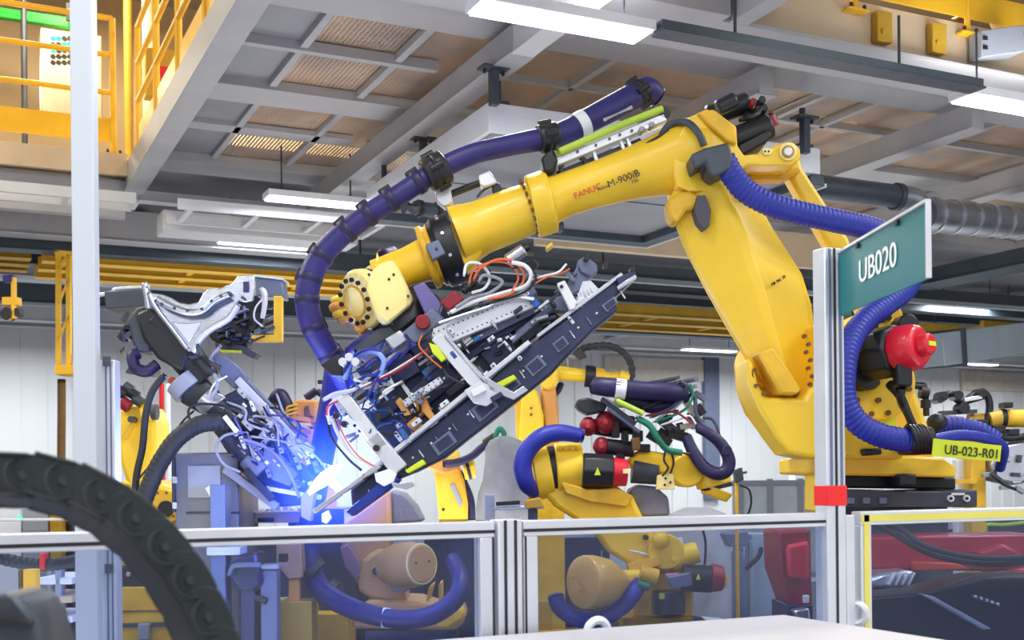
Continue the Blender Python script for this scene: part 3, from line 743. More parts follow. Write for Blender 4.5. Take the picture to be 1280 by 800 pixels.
c0 = F(663, 259.5, -.02); adir2 = (F(600, 283, -.02) - F(680, 254, -.02)).normalized()
uu, vv = basis(adir2, FW)
for i in range(20):
    a_ = 2 * math.pi * i / 20; q = c0 + (uu * math.cos(a_) + vv * math.sin(a_)) * 34.5 * s5
    M().cyl(q, q + adir2 * .012, .011, seg=6).put('flange_bolt', BROWN, fl)
m = M(); polytube(m, [(668, 258, 30), (650, 265, 32), (625, 275, 33), (602, 284, 33), (592, 288, 35), (585, 291, 37), (572, 296, 39)], -.02); m.put('forearm', YEL, t, angle=50)
m = M(); F.prism(m, [(556, 282), (570, 276), (596, 288), (606, 310), (592, 330), (575, 345), (560, 300)], -.1, .06); m.put('forearm_neck', YEL, t, .03)
for (x, y) in ((655, 238), (716, 224), (752, 216), (786, 203)):
    m = M(); F.prism(m, [(x - 6, y - 4), (x + 6, y - 8), (x + 10, y + 12), (x - 4, y + 14)], -.1, .02); m.put('cable_boss', YEL, ua, .008)
m = M(); F.prism(m, [(682, 308), (690, 302), (692, 306), (684, 312)], -.08, .0); m.put('lug', YEL, fl, .004)
# printed lettering on the arm
xd = (F(790, 210) - F(720, 238)).normalized(); yd = UP
def armtext(body, name, m_, x, y, size, tt=-.19):
    a = F(x, y, tt); return text(body, name, m_, ua, a, xd, yd, size)
# the tube surface sits about 27 px (.10 m) in front of its axis
armtext('FANUC', 'red_lettering', RTXT, 719, 249, .040, -.1305)
armtext('Robot', 'lettering', KTXT, 748, 239, .022, -.136)
armtext('M-900iB', 'lettering', KTXT, 761, 235, .046, -.150)
armtext('700', 'lettering', KTXT, 790, 230, .022, -.168)
text('MR 06L 20', 'lettering', KTXT, la_, F(965, 358, -.195), (F(982, 347, -.16) - F(965, 358, -.19)).normalized(), UP, .02)
# collar, inner wrist
cd = (F(520, 325, -.04) - F(575, 305, -.04)).normalized()
cq = F(578, 312, -.04)
m = M(); m.lathe(F(572, 309, -.04), cd, [(0, .158), (.0, .165), (.085, .165), (.1, .15), (.11, .15)], 36); cl = m.put('black_collar', BLK, t, .006)
m = M(); F.prism(m, [(531, 306), (548, 299), (557, 317), (541, 325)], -.235, -.19); m.put('collar_plate', GREYB, cl, .006)
m = M(); F.disc(m, 545.5, 311, 1.6, -.24, -.23, seg=10); m.put('plate_bolt', BLK, cl)
uu3, vv3 = basis(cd, FW)
for i in range(10):
    a_ = i * .63; q = F(560, 313, -.04) + (uu3 * math.cos(a_) + vv3 * math.sin(a_)) * .163
    M().cyl(q, q + (uu3 * math.cos(a_) + vv3 * math.sin(a_)) * .008, .008, seg=8).put('collar_screw', ALU, cl)
m = M(); m.lathe(F(546, 318, -.04), cd, [(0, .15), (.02, .135), (.035, .15), (.055, .148), (.06, .10)], 36); m.put('wrist_ring', YEL2, t, .004)
m = M(); m.lathe(F(546, 320, -.04), cd, [(0, .10), (.06, .10), (.14, .088), (.3, .084)], 32); m.put('inner_wrist', YEL, t, .004)
# cream wrist gearbox (disc turned towards lower left)
wa = (F(440, 385, -.16) - F(478, 358, -.04)).normalized()
wa = (RT * -.66 - UP * .30 - FW * .62).normalized()
wc = F(482, 366, -.04)
m = M(); m.lathe(wc - wa * .02, wa, [(0, .12), (.0, .135), (.06, .14), (.065, .118), (.12, .115), (.125, .135), (.16, .14), (.18, .13), (.185, .08)], 36); wr = m.put('wrist_gearbox', CREAM, t, .004, angle=50)
ug, vg = basis(wa)
for i in range(14):
    qg = wc + wa * .18 + (ug * math.cos(i * .449) + vg * math.sin(i * .449)) * .1
    M().cyl(qg, qg + wa * .012, .011, seg=8).put('gearbox_bolt', BLK, wr)
m = M(); m.torus(wc + wa * .186, wa, .072, .006); m.put('inner_groove', OCHRE, wr)
m = M(); m.torus(wc + wa * .085, wa, .122, .009); m.put('seal_ring', BLK, wr)
m = M(); F.prism(m, [(472, 330), (490, 323), (500, 338), (516, 372), (516, 379), (480, 408), (470, 398), (456, 360), (460, 342)], -.25, .02); m.put('wrist_cover', CREAM, t, .03, seg=3)
for x, y in ((461, 343), (486, 349), (492, 343), (510, 370), (484, 385), (490, 405)):
    m = M(); F.disc(m, x, y, 1.6, -.257, -.245, seg=8); m.put('cover_screw', BLK, wr)
m = M(); F.prism(m, [(471, 315), (475, 330), (469, 334)], -.1, -.05); m.put('lifting_eye', CREAM, wr)
m = M(); m.cyl(F(492, 318, .05), F(478, 322, -.02), 11 * s5); m.put('hose_connector', NAVYD, t, .01)
for k, (x, y) in enumerate(((426, 376), (424, 384), (428, 392), (434, 399))):
    m = M(); F.tube(m, [(x - 8, y + 1, .0), (x + 2, y - 2, -.05), (x + 12, y + 4, -.02)], 6.0); m.put('wrist_motor_fin', ORG if k % 2 else YEL, t)
m = M(); F.prism(m, [(444, 395), (465, 404), (452, 418), (442, 412)], -.12, .05); m.put('wrist_bracket', ORG, t, .01)
# tool flange
ta = (RT * .607 - UP * .794).normalized()
m = M(); m.lathe(F(496, 384, -.04), ta, [(-.02, .14), (.02, .16), (.05, .165), (.07, .18), (.12, .18), (.13, .15)], 36); m.put('tool_flange', BLK, t, .004)
m = M(); F.prism(m, [(440, 436), (470, 412), (520, 392), (522, 398), (476, 428), (448, 448)], -.2, .05); m.put('flange_cable_guard', GREYD, t, .01)
m = M(); F.tube(m, [(438, 440, -.1), (452, 428, -.15), (470, 420, -.15)], 8); m.put('short_hose', NAVY, t)

# ---- blue dress hose over the arm (smooth, with black couplings)
hp = [(822, 122, .15), (808, 112, .12), (790, 122, .1), (750, 143, .05), (700, 168, 0), (640, 181, -.05), (590, 193, -.08), (545, 214, -.1), (500, 243, -.12), (455, 272, -.12), (415, 305, -.12), (393, 335, -.12), (384, 370, -.12), (390, 405, -.1), (410, 440, -.05), (424, 462, .0), (432, 480, .1)]
m = M(); F.tube(m, hp, [14, 16, 17, 16, 15, 13, 13, 13, 13, 13.5, 14, 15, 15, 15, 15, 14, 12], seg=20); ho = m.put('dress_hose', NAVY, t)
pp = catmull([F(*p) for p in hp], 8)
def near_on(px, py):
    tgt = F(px, py); best = min(range(1, len(pp) - 1), key=lambda i: ((pp[i] - tgt) - FW * (pp[i] - tgt).dot(FW)).length)
    return pp[best], (pp[best + 1] - pp[best - 1]).normalized()
for x, y, rr, w_ in ((808, 114, 17, .07), (684, 172, 18, .10), (542, 213, 21, .11)):
    q, d = near_on(x, y); m = M(); m.lathe(q - d * w_ / 2, d, [(0, rr * s5 * .9), (.01, rr * s5), (w_ * .45, rr * s5), (w_ * .5, rr * s5 * .88), (w_ * .55, rr * s5), (w_ - .01, rr * s5), (w_, rr * s5 * .9)], 20)
    c_ = m.put('hose_clamp', BLK, ho, .006)
    for aa in (0, 1.6, 3.1, 4.7):
        u, v = basis(d); e = q + (u * math.cos(aa) + v * math.sin(aa)) * rr * s5; M().cyl(e - d * .03, e + d * .03, .017, seg=10).put('clamp_bolt', BLK, c_)
for x, y in ((520, 230), (490, 250), (462, 268), (430, 290), (402, 322), (387, 350), (384, 380), (395, 415), (413, 446)):
    q, d = near_on(x, y); m = M(); m.lathe(q - d * .02, d, [(0, 14.6 * s5), (.005, 15.6 * s5), (.035, 15.6 * s5), (.04, 14.6 * s5)], 20); c_ = m.put('hose_band', NAVYD, ho)
    u, v = basis(d); M().beam(q + v * 14 * s5 - d * .03, q + v * 14 * s5 + d * .03, .03, .03).put('band_buckle', BLK, c_, .005)
q, d = near_on(726, 154); m = M(); m.lathe(q - d * .025, d, [(0, 17 * s5), (.05, 17 * s5)], 20); m.put('white_band', WHITE, ho)
m = M(); F.tube(m, [(755, 150, -.07), (790, 134, -.06)], 2.2); m.put('white_rod', WHITE, ho)
# linear carriage under the hose (silver rail with lime hose)
m = M(); F.bar(m, (682, 207), (832, 146), 10, .09, -.08); ca_ = m.put('carriage_rail', ALU, t, .004)
m = M(); F.tube(m, [(694, 192, -.1), (740, 172, -.1), (780, 155, -.1), (828, 136, -.08)], 4.6); m.put('lime_hose', LGREEN, ca_)
for x, y in ((722, 189), (745, 181), (762, 173), (775, 168), (790, 163)): m = M(); F.disc(m, x, y, 1.6, -.09, -.07, seg=8); m.put('rail_bolt', GREYD, ca_)
m = M(); F.prism(m, [(676, 198), (690, 184), (698, 200), (692, 214), (680, 214)], -.1, .08); m.put('carriage_end', BLK, t, .01)
m = M(); F.disc(m, 831, 141, 7, -.08, .0, seg=16); m.put('carriage_pulley', BLK, t, .004)
for a_, b_ in (((742, 188), (750, 212)), ((776, 175), (784, 198)), ((784, 172), (792, 195))):
    m = M(); F.bar(m, a_, b_, 4.5, .04, -.06); m.put('carriage_leg', ALU, t, .003)
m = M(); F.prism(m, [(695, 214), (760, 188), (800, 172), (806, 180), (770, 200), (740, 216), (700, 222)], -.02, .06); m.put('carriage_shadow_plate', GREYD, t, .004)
m = M(); m.torus(F(718, 212, -.03), FW, 17 * s5, 3 * s5); m.put('spring_loop', GREYD, t)
for k in range(4): m = M(); F.disc(m, 802 + k * 6, 161 - k * 3, 3.4, -.12, -.05, seg=10); m.put('carriage_fitting', ALU if k % 2 else GREYC, t, .003)
m = M(); F.tube(m, [(826, 172, -.1), (835, 158, -.12), (848, 152, -.14), (862, 155, -.2), (874, 168, -.24), (880, 182, -.24)], 4.5); m.put('arm_cable', GREYD, t)
m = M(); F.tube(m, [(800, 185, -.1), (822, 172, -.12), (836, 163, -.12)], 2.2); m.put('thin_cable', BLK, t)
# black arm bracket on the forearm
m = M(); F.prism(m, [(543, 240), (562, 230), (566, 252), (556, 259), (545, 250)], -.06, .03); m.put('support_clamp', ALU, t, .008)
m = M(); F.cyl(m, (563, 243), (604, 227), 4.5, t=-.02); m.put('support_bar', BLK, t)
m = M(); F.prism(m, [(598, 218), (612, 213), (622, 228), (606, 234), (600, 232)], -.06, .03); m.put('support_joint', ALU, t, .008)
m = M(); F.prism(m, [(614, 228), (624, 228), (636, 252), (626, 262), (618, 256)], -.04, .02); m.put('support_arm', BLK, t, .008)
m = M(); F.tube(m, [(596, 247, -.03), (604, 238, -.03), (616, 231, -.03)], 1.8); m.put('support_lever', GREYD, t)
# ---- ribbed blue hose from the elbow down to the base
m = M(); F.prism(m, [(863, 193), (880, 185), (911, 177), (917, 196), (916, 210), (893, 222), (884, 214), (882, 203), (868, 212)], -.33, -.17); m.put('hose_bracket', GREYD, t, .012)
m = M(); F.tube(m, [(905, 200, -.27), (915, 218, -.28), (934, 240, -.28), (965, 256, -.28), (1000, 266, -.26), (1040, 275, -.22), (1085, 285, -.15), (1125, 302, -.1), (1142, 330, -.1), (1132, 360, -.14), (1108, 380, -.2), (1080, 402, -.28), (1062, 430, -.34), (1055, 462, -.38), (1056, 500, -.4), (1072, 528, -.4), (1100, 544, -.4), (1130, 550, -.38), (1160, 551, -.34)], 14, seg=16, rib=.03, pitch=.022); h2 = m.put('ribbed_hose', BLUE, t)
m = M(); m.lathe(F(1137, 551, -.385), RT, [(0, .052), (.01, .058), (.09, .06), (.1, .052)], 16); m.put('hose_clamp', BLK, h2, .006)
for k in range(5):
    m = M(); m.torus(F(1140 + k * 4.2, 549, -.385), (RT + UP * .3), .062, .009, 20, 6); m.put('clamp_ring', BLK, h2)
m = M(); F.prism(m, [(1134, 556), (1160, 558), (1164, 568), (1138, 568)], -.4, -.2); m.put('clamp_foot', BLK, h2, .008)
m = M(); F.tube(m, [(1160, 551, -.34), (1200, 544, -.2), (1235, 549, -.1), (1254, 560, .05), (1250, 585, .2)], 6.5, seg=12, rib=.03, pitch=.02); m.put('branch_hose', BLUE, t)
m = M(); F.tube(m, [(1166, 535, .3), (1190, 531, .3), (1222, 537, .3), (1246, 550, .3)], 11, seg=14, rib=.03, pitch=.022); m.put('second_hose', BLUE, t)
m = M(); m.ball(F(1171, 528, .25), 13 * s5, 16, (1, 1, .9)); m.put('hose_gland', BLK, t)
# lime name tag hanging on the hose
tg = thing('cable_tag', 'bright lime cable tag lettered UB-023-R01 hanging on the blue hose at right', 'tag', F(1208, 576, -.42))
m = M(); F.prism(m, [(1165, 570), (1167, 548), (1252, 557), (1250, 577)], -.47, -.464); m.put('tag_plate', LIME, tg)
xd = (F(1250, 566, 0) - F(1165, 558, 0)).normalized()
text('UB-023-R01', 'lettering', KTXT, tg, F(1180, 567, -.473), xd, UP, .056, squeeze=.84)

# welding-arc supply line hanging behind the fence: the blue hose that drops from the wrist
# ================================================================== GRIPPER FRAME held by the main robot
G = Fr(5.25)
t = thing('gripper_frame', 'large slanted silver and slate gripper frame full of cables held by the big yellow arm', 'robot tool', G(600, 480, 0))
def gp(name, m_, pts, t0, t1, par=None, bevel=.004):
    m = M(); G.prism(m, pts, t0, t1); return m.put(name, m_, par or t, bevel)
def gb(name, m_, a, b, w, th, t0, par=None, bevel=.003):
    m = M(); G.bar(m, a, b, w, th, t0); return m.put(name, m_, par or t, bevel)
def gd(name, m_, x, y, r, t0, t1, par=None, seg=16):
    m = M(); G.disc(m, x, y, r, t0, t1, seg=seg); return m.put(name, m_, par or t, .002)
def gt(name, m_, pts, r, par=None, seg=8):
    m = M(); G.tube(m, [p if len(p) == 3 else (p[0], p[1], 0) for p in pts], r, seg=seg); return m.put(name, m_, par or t)
# long slate beam on the lower side
bm_ = gp('slate_beam', SLATE, [(438, 612), (468, 588), (520, 548), (560, 518), (600, 486), (650, 440), (700, 404), (742, 368), (776, 347), (790, 340), (796, 346), (768, 372), (772, 388), (742, 412), (706, 448), (690, 466), (640, 506), (590, 545), (556, 572), (520, 590), (486, 603), (470, 618), (440, 634)], -.12, .02, bevel=.008)
for pts in ([(538, 556), (562, 538), (572, 552), (548, 570)], [(588, 512), (612, 492), (624, 508), (600, 528)], [(655, 458), (673, 443), (684, 456), (666, 471)], [(690, 430), (704, 419), (712, 430), (698, 441)], [(752, 382), (768, 370), (773, 378), (758, 390)], [(630, 482), (644, 470), (652, 480), (638, 492)]):
    gp('beam_pocket', GREYB, pts, -.13, -.115, bm_, .002)
    c_ = (sum(p[0] for p in pts) / 4, sum(p[1] for p in pts) / 4)
    gp('pocket_floor', SLATE, [((p[0] - c_[0]) * .7 + c_[0], (p[1] - c_[1]) * .7 + c_[1]) for p in pts], -.135, -.12, bm_, .001)
for k in range(14): x = 470 + k * 23; gd('beam_bolt', ALU, x, 600 - (x - 470) * .785 + 8, 1.6, -.128, -.118, bm_, 8)
gb('silver_rail', ALU, (436, 610), (662, 427), 6, .06, -.16)
gb('rail_groove', GREYB, (440, 612), (660, 433), 2, .03, -.165)
gb('upper_rail', SILV, (672, 420), (778, 342), 5, .06, -.14)
gb('silver_channel', SILV, (392, 640), (474, 582), 6, .05, -.2)
gp('lower_blue_beam', mat('lower_blue', (40, 60, 150), .4, .3, .15, 9), [(432, 640), (470, 606), (492, 592), (500, 600), (486, 612), (440, 646)], -.18, -.06, bevel=.006)
for pts, m_ in (([(448, 520), (500, 480), (540, 540), (486, 582)], GREYD), ([(500, 474), (556, 436), (600, 486), (548, 528)], SLATE), ([(570, 436), (618, 408), (654, 428), (608, 468)], GREYD), ([(622, 404), (676, 372), (700, 396), (656, 432)], SLATE), ([(470, 452), (530, 416), (552, 434), (492, 474)], SLATE)): gp('rear_plate', m_, pts, .06, .10)
# slate blue plates, right end
gp('blue_grey_plate', GREYB, [(640, 430), (690, 388), (720, 392), (724, 372), (710, 364), (696, 372), (662, 400), (640, 420)], -.08, .0, bevel=.006)
gp('blue_grey_plate', GREYB, [(704, 364), (722, 332), (740, 340), (730, 360), (716, 368)], -.10, -.02, bevel=.004)
gp('end_bracket', GREYB, [(722, 325), (732, 320), (746, 330), (748, 338), (738, 346), (726, 340), (722, 332)], -.12, -.04, bevel=.006)
gp('silver_plate', ALU, [(728, 352), (738, 350), (751, 364), (750, 370), (730, 388), (720, 374)], -.11, -.06, bevel=.003)
gp('white_lever', WHITE, [(696, 354), (706, 350), (721, 378), (719, 386), (712, 387)], -.17, -.13, bevel=.006)
gd('lever_pin', BLK, 702, 358, 2.2, -.18, -.16)
for k in range(5): gb('wire', WHITE, (722 + k * 4, 366 - k * 2), (728 + k * 4, 384 - k * 4), 1.1, .01, -.13)
gp('beam_end', SLATE, [(770, 348), (792, 338), (796, 343), (776, 360)], -.16, -.08, bevel=.004)
gb('silver_tip', SILV, (772, 360), (795, 345), 5, .04, -.17)
for x, y in ((733, 322), (757, 330), (791, 336)): gd('proximity_sensor', BLK, x, y, 3.4, -.16, -.08)
# perforated white upper beam, two lengths
def perforated(a, b, w, tt, holes):
    o = gb('perforated_beam', ALU, a, b, w, .05, tt, bevel=.004)
    L = math.hypot(b[0] - a[0], b[1] - a[1]); ux, uy = (b[0] - a[0]) / L, (b[1] - a[1]) / L; nx, ny = -uy, ux
    for r_ in (-1, 1):
        for k in range(holes):
            f_ = (k + .5) / holes * L; x = a[0] + ux * f_ + nx * w * .28 * r_; y = a[1] + uy * f_ + ny * w * .28 * r_
            gd('beam_hole', GREYD, x, y, 1.2, tt - .002, tt + .002, o, 6)
perforated((420, 508), (482, 470), 25, -.12, 12)
perforated((542, 424), (664, 372), 25, -.12, 20)
perforated((505, 505), (552, 474), 9, -.14, 8)
gb('upper_frame_tube', SILV, (455, 470), (545, 410), 7, .05, -.02)
gb('upper_frame_tube', GREYB, (560, 440), (668, 388), 8, .05, -.05)
gb('upper_frame_tube', SLATE, (575, 452), (700, 370), 9, .04, .0)
# cross members
gb('cross_member', ALU, (428, 495), (478, 560), 17, .07, -.17, bevel=.006)
gb('cross_member', ALU, (545, 420), (612, 498), 16, .07, -.19, bevel=.006)
gb('cross_member_edge', SILV, (556, 418), (622, 494), 4, .08, -.2)
gb('cross_member', ALU, (464, 545), (500, 588), 22, .06, -.17, bevel=.006)
gp('joint_plate', ALU, [(580, 488), (600, 476), (618, 484), (626, 496), (608, 508), (592, 504)], -.22, -.19, bevel=.003)
gp('joint_plate', WHITE, [(468, 592), (486, 586), (496, 592), (492, 602), (480, 608), (470, 602)], -.2, -.17, bevel=.001)
gp('joint_clamp', SILV, [(606, 470), (616, 476), (642, 490), (654, 482), (660, 488), (642, 500), (612, 488)], -.22, -.2, bevel=.003)
gb('joint_clamp', WHITE, (590, 492), (606, 484), 9, .04, -.25)
gb('joint_clamp', SLATE, (614, 500), (628, 492), 7, .04, -.24)
gp('joint_clamp', SILV, [(488, 602), (500, 605), (514, 602), (518, 607), (508, 612), (492, 609)], -.22, -.19, bevel=.001)
# dark blocks, cylinders and clamps inside the frame
rnd = random.Random(5)
def inner(px, py):   # rotated pixel helper : u along frame, v across
    return px, py
blocks = [((488, 470), (520, 452), 28, SLATE), ((520, 500), (566, 462), 30, SLATE), ((556, 490), (586, 466), 20, GREYD), ((588, 430), (626, 404), 30, SLATE), ((608, 452), (640, 426), 26, SLATE),
          ((648, 420), (672, 402), 20, GREYB), ((500, 540), (530, 516), 24, GREYD), ((470, 520), (500, 500), 16, SLATE), ((530, 470), (560, 446), 14, GREYB), ((515, 440), (540, 424), 18, SLATE), ((475, 452), (500, 436), 18, GREYD),
          ((450, 470), (475, 452), 20, SLATE), ((600, 385), (626, 372), 14, SLATE), ((640, 378), (668, 360), 14, GREYB)]
for a_, b_, w_, m_ in blocks: gb('actuator_block', m_, a_, b_, w_, .12, rnd.uniform(-.08, .02), bevel=.006)
for pts in ([(518, 498), (524, 494), (544, 520), (538, 526), (526, 512)], [(494, 502), (500, 496), (514, 518), (506, 520)], [(508, 530), (520, 520), (530, 535), (516, 544)], [(552, 430), (560, 424), (578, 440), (574, 446)]):
    gp('clamp_arm', ORG, pts, -.12, -.06, bevel=.004)
gp('clamp_arm', ORG, [(516, 494), (532, 496), (540, 515), (524, 522)], -.1, -.04, bevel=.004)
for pts in ([(506, 588), (528, 574), (532, 580), (510, 592)], [(618, 480), (642, 468), (646, 473), (624, 486)]): gp('lime_block', LIME, pts, -.2, -.12, bevel=.004)
gp('white_tube_guard', LIME, [(536, 428), (546, 432), (558, 448), (552, 452), (540, 440)], -.2, -.16, bevel=.003)
for i in range(46):
    u = rnd.random(); v = rnd.uniform(-.5, .5); side = rnd.random() < .5
    cx = 440 + u * 270 + v * 50; cy = 560 - u * 196 + v * 66 - 8
    a_ = rnd.choice((-.653, -.653 + math.pi / 2)); L_ = rnd.uniform(5, 15); w_ = rnd.uniform(3, 7)
    m_ = rnd.choice((ALU, SILV, WHITE, GREYB, SLATE, BLK, SILV, ALU, CYANP))
    n_ = rnd.choice(('clamp_piece', 'air_cylinder', 'sensor_bracket', 'pin_holder'))
    tt = rnd.uniform(-.2, -.08)
    if n_ == 'air_cylinder':
        m = M(); G.cyl(m, (cx - math.cos(a_) * L_ / 2, cy - math.sin(a_) * L_ / 2), (cx + math.cos(a_) * L_ / 2, cy + math.sin(a_) * L_ / 2), w_ * .6, t=tt, seg=12); o = m.put(n_, m_, t, .002)
        m = M(); G.cyl(m, (cx, cy), (cx + math.cos(a_) * L_ * .9, cy + math.sin(a_) * L_ * .9), w_ * .22, t=tt, seg=8); m.put('piston_rod', SILV, o)
    else:
        o = gb(n_, m_, (cx - math.cos(a_) * L_ / 2, cy - math.sin(a_) * L_ / 2), (cx + math.cos(a_) * L_ / 2, cy + math.sin(a_) * L_ / 2), w_, .05, tt)
        gd('bolt', GREYD, cx, cy, 1.3, tt - .01, tt + .01, o, 8)
for i in range(60):
    u = rnd.random(); v = rnd.uniform(-.55, .35); cx = 440 + u * 280 + v * 50; cy = 560 - u * 204 + v * 66 - 8
    a_ = rnd.choice((-.653, -.653 + math.pi / 2, -.3)); L_ = rnd.uniform(6, 18); w_ = rnd.uniform(2, 5)
    gb(rnd.choice(('clamp_piece', 'sensor_bracket', 'spacer', 'guide_block')), rnd.choice((ALU, SILV, GREYB, SLATE, BLK, GREYC, GREYD, GREYB)), (cx - math.cos(a_) * L_ / 2, cy - math.sin(a_) * L_ / 2), (cx + math.cos(a_) * L_ / 2, cy + math.sin(a_) * L_ / 2), w_, .04, rnd.uniform(-.16, 0))
for i in range(16): x = 460 + i * 21; gb('beam_web', GREYB if i % 3 else SILV, (x, 612 - (x - 460) * .79), (x + 7, 622 - (x - 460) * .79), 2, .01, -.13, bm_)
# cylinders of the valve block at the back near the wrist
m = M(); G.cyl(m, (634, 326), (655, 312), 8, t=.05); m.put('silver_cylinder', SILV, t, .006)
m = M(); G.cyl(m, (650, 314), (662, 308), 4, t=.05); m.put('cylinder_tip', BLK, t, .003)
gp('red_block', DRED, [(550, 378), (568, 362), (580, 374), (562, 388)], -.1, -.02, bevel=.006)
m = M(); G.tube(m, [(578, 366, -.06), (596, 350, -.06), (610, 336, -.06)], [5, 5.5, 5], seg=10, rib=.12, pitch=.03); m.put('ribbed_boot', BLK, t)
gp('blue_fitting', CYANP, [(658, 370), (664, 366), (676, 380), (670, 385)], -.16, -.1, bevel=.004)
gp('tool_plate', GREYB, [(500, 418), (540, 384), (556, 398), (520, 430)], -.06, .1, bevel=.008)
m = M(); G.disc(m, 528, 402, 9, -.1, -.04, seg=20); m.put('tool_changer_ring', DRED, t, .004)
gp('changer_block', mat('violet_grey', (110, 100, 160), .4, .2), [(516, 358), (530, 352), (552, 380), (546, 398), (530, 390)], -.05, .05, bevel=.006)
gp('silver_coupling', SILV, [(480, 424), (500, 412), (512, 424), (492, 438)], -.14, -.04, bevel=.008)
# cable loops
LOOPS = [([(592, 350), (600, 336), (620, 325), (640, 326), (654, 340), (652, 356), (636, 368), (610, 374)], ORANGE, 1.6),
         ([(586, 356), (592, 338), (612, 328), (636, 330), (648, 346), (640, 364)], ORANGE, 1.2),
         ([(598, 352), (606, 344), (628, 352), (612, 366), (590, 372), (570, 384)], GREYC, 2.0),
         ([(560, 392), (590, 378), (630, 366), (656, 358), (664, 344), (656, 332), (640, 328)], WHITE, 2.6),
         ([(556, 398), (590, 384), (636, 372), (660, 362), (670, 346), (662, 334)], BLK, 1.6),
         ([(640, 336), (656, 330), (668, 326), (672, 334), (660, 340)], BLK, 1.3),
         ([(664, 350), (680, 345), (698, 340), (708, 330)], WHITE, 1.4),
         ([(666, 356), (684, 346), (700, 342), (712, 336)], ORANGE, 1.1),
         ([(580, 345), (584, 330), (600, 330), (612, 345), (606, 360), (590, 366)], WHITE, 1.8),
         ([(545, 405), (575, 395), (610, 384), (645, 372), (668, 374)], SILV, 2.2),
         ([(430, 478), (438, 455), (452, 442), (470, 440), (480, 452), (474, 470)], mat('pale_blue_hose', (130, 160, 240), .35, 0, .05), 3.2),
         ([(436, 490), (432, 462), (444, 444), (462, 436), (476, 440)], BLUE, 2.0),
         ([(440, 486), (456, 470), (470, 468), (484, 456), (500, 440)], BLUE, 2.4),
         ([(404, 500), (420, 492), (440, 488), (452, 480), (446, 470)], mat('pale_hose', (190, 200, 235), .35), 2.6),
         ([(408, 520), (410, 508), (422, 502), (436, 500)], RED, 1.1),
         ([(412, 530), (410, 512), (420, 500), (440, 494)], WHITE, 2.2),
         ([(414, 520), (424, 545), (440, 566), (462, 580), (470, 590)], WHITE, 2.4),
         ([(408, 512), (414, 545), (434, 572), (452, 588)], BLK, 1.5),
         ([(418, 515), (430, 545), (448, 570), (470, 584)], ORANGE, 1.0),
         ([(436, 492), (470, 476), (500, 462), (530, 440), (545, 430)], DRED, 1.5),
         ([(446, 486), (480, 470), (510, 452), (536, 436)], WHITE, 1.3),
         ([(455, 462), (470, 450), (490, 455), (505, 440), (520, 430)], BLUE, 1.8),
         ([(460, 480), (476, 462), (500, 448), (512, 430), (506, 418)], NAVY, 2.4),
         ([(520, 428), (530, 445), (548, 452), (560, 470), (580, 480)], BLK, 1.5),
         ([(528, 418), (524, 432), (538, 448), (552, 460)], ORANGE, 1.0),
         ([(540, 412), (536, 424), (548, 430), (560, 428)], BLK, 2.0)]
for k, (pts, m_, r_) in enumerate(LOOPS):
    q = [(x, y, -.16 - .02 * math.sin(k + i)) for i, (x, y) in enumerate(pts)]
    gt('cable', m_, q, r_, seg=8)
for k in range(16):
    x0, y0 = rnd.uniform(430, 500), rnd.uniform(450, 560); pts = [(x0 + rnd.uniform(-14, 14) + j * 8, y0 + rnd.uniform(-14, 14) - j * 6, rnd.uniform(-.2, -.05)) for j in range(4)]
    gt('cable', rnd.choice((BLUE, NAVY, WHITE, BLK, CYANP)), pts, rnd.uniform(1, 2), seg=6)
for x, y in ((444, 452), (436, 446), (428, 452)): gd('air_fitting', ALU, x, y, 5, -.2, -.12)
gp('black_cone', BLK, [(400, 455), (424, 442), (430, 470), (414, 470)], -.1, .05, bevel=.006)
for (x, y) in ((420, 520), (430, 530), (470, 560), (456, 596)): gd('connector', rnd.choice((BLK, SILV)), x, y, 4, -.2, -.14)

# ================================================================== LEFT TOOL WITH CAR PANEL
Hh = Fr(6.4)
t2 = thing('welding_fixture', 'slanted dark tool arm at left with silver clamps, cables and a black corrugated hose', 'robot tool', Hh(280, 520, 0))
def hp_(name, m_, pts, t0, t1, par=None, bevel=.004):
    m = M(); Hh.prism(m, pts, t0, t1); return m.put(name, m_, par or t2, bevel)
def hb(name, m_, a, b, w, th, t0, par=None, bevel=.003):
    m = M(); Hh.bar(m, a, b, w, th, t0); return m.put(name, m_, par or t2, bevel)
def hd(name, m_, x, y, r, t0, t1, par=None, seg=16):
    m = M(); Hh.disc(m, x, y, r, t0, t1, seg=seg); return m.put(name, m_, par or t2, .002)
def ht(name, m_, pts, r, par=None, seg=8, **k):
    m = M(); Hh.tube(m, [p if len(p) == 3 else (p[0], p[1], 0) for p in pts], r, seg=seg, **k); return m.put(name, m_, par or t2)
m = M(); Hh.cyl(m, (196, 400), (258, 478), 24, 20, t=.0, seg=24); m.put('black_tube', BLK, t2, .01)
hp_('tube_housing', BLK, [(168, 392), (186, 384), (204, 392), (236, 424), (238, 440), (228, 466), (196, 448), (178, 424)], -.1, .1, bevel=.02)
m = M(); Hh.cyl(m, (228, 474), (240, 488), 24, t=-.01); m.put('white_collar', GREYC, t2, .004)
m = M(); Hh.cyl(m, (240, 486), (264, 504), 22, 18, t=.0); m.put('tube_end', BLKR, t2, .006)
m = M(); Hh.cyl(m, (254, 498), (272, 512), 15, 18, t=-.04); m.put('silver_joint', SILV, t2, .006)
hp_('head_block', GREYD, [(160, 400), (170, 385), (190, 380), (196, 400), (186, 440), (172, 440), (165, 425)], -.06, .1, bevel=.01)
ht('curled_hose', NAVYD, [(196, 456, -.05), (184, 464, -.08), (170, 460, -.08), (166, 446, -.06), (172, 442, -.04)], 7.5, seg=14)
hp_('hook_plate', GREYD, [(156, 466), (162, 456), (196, 462), (190, 470)], -.0, .1)
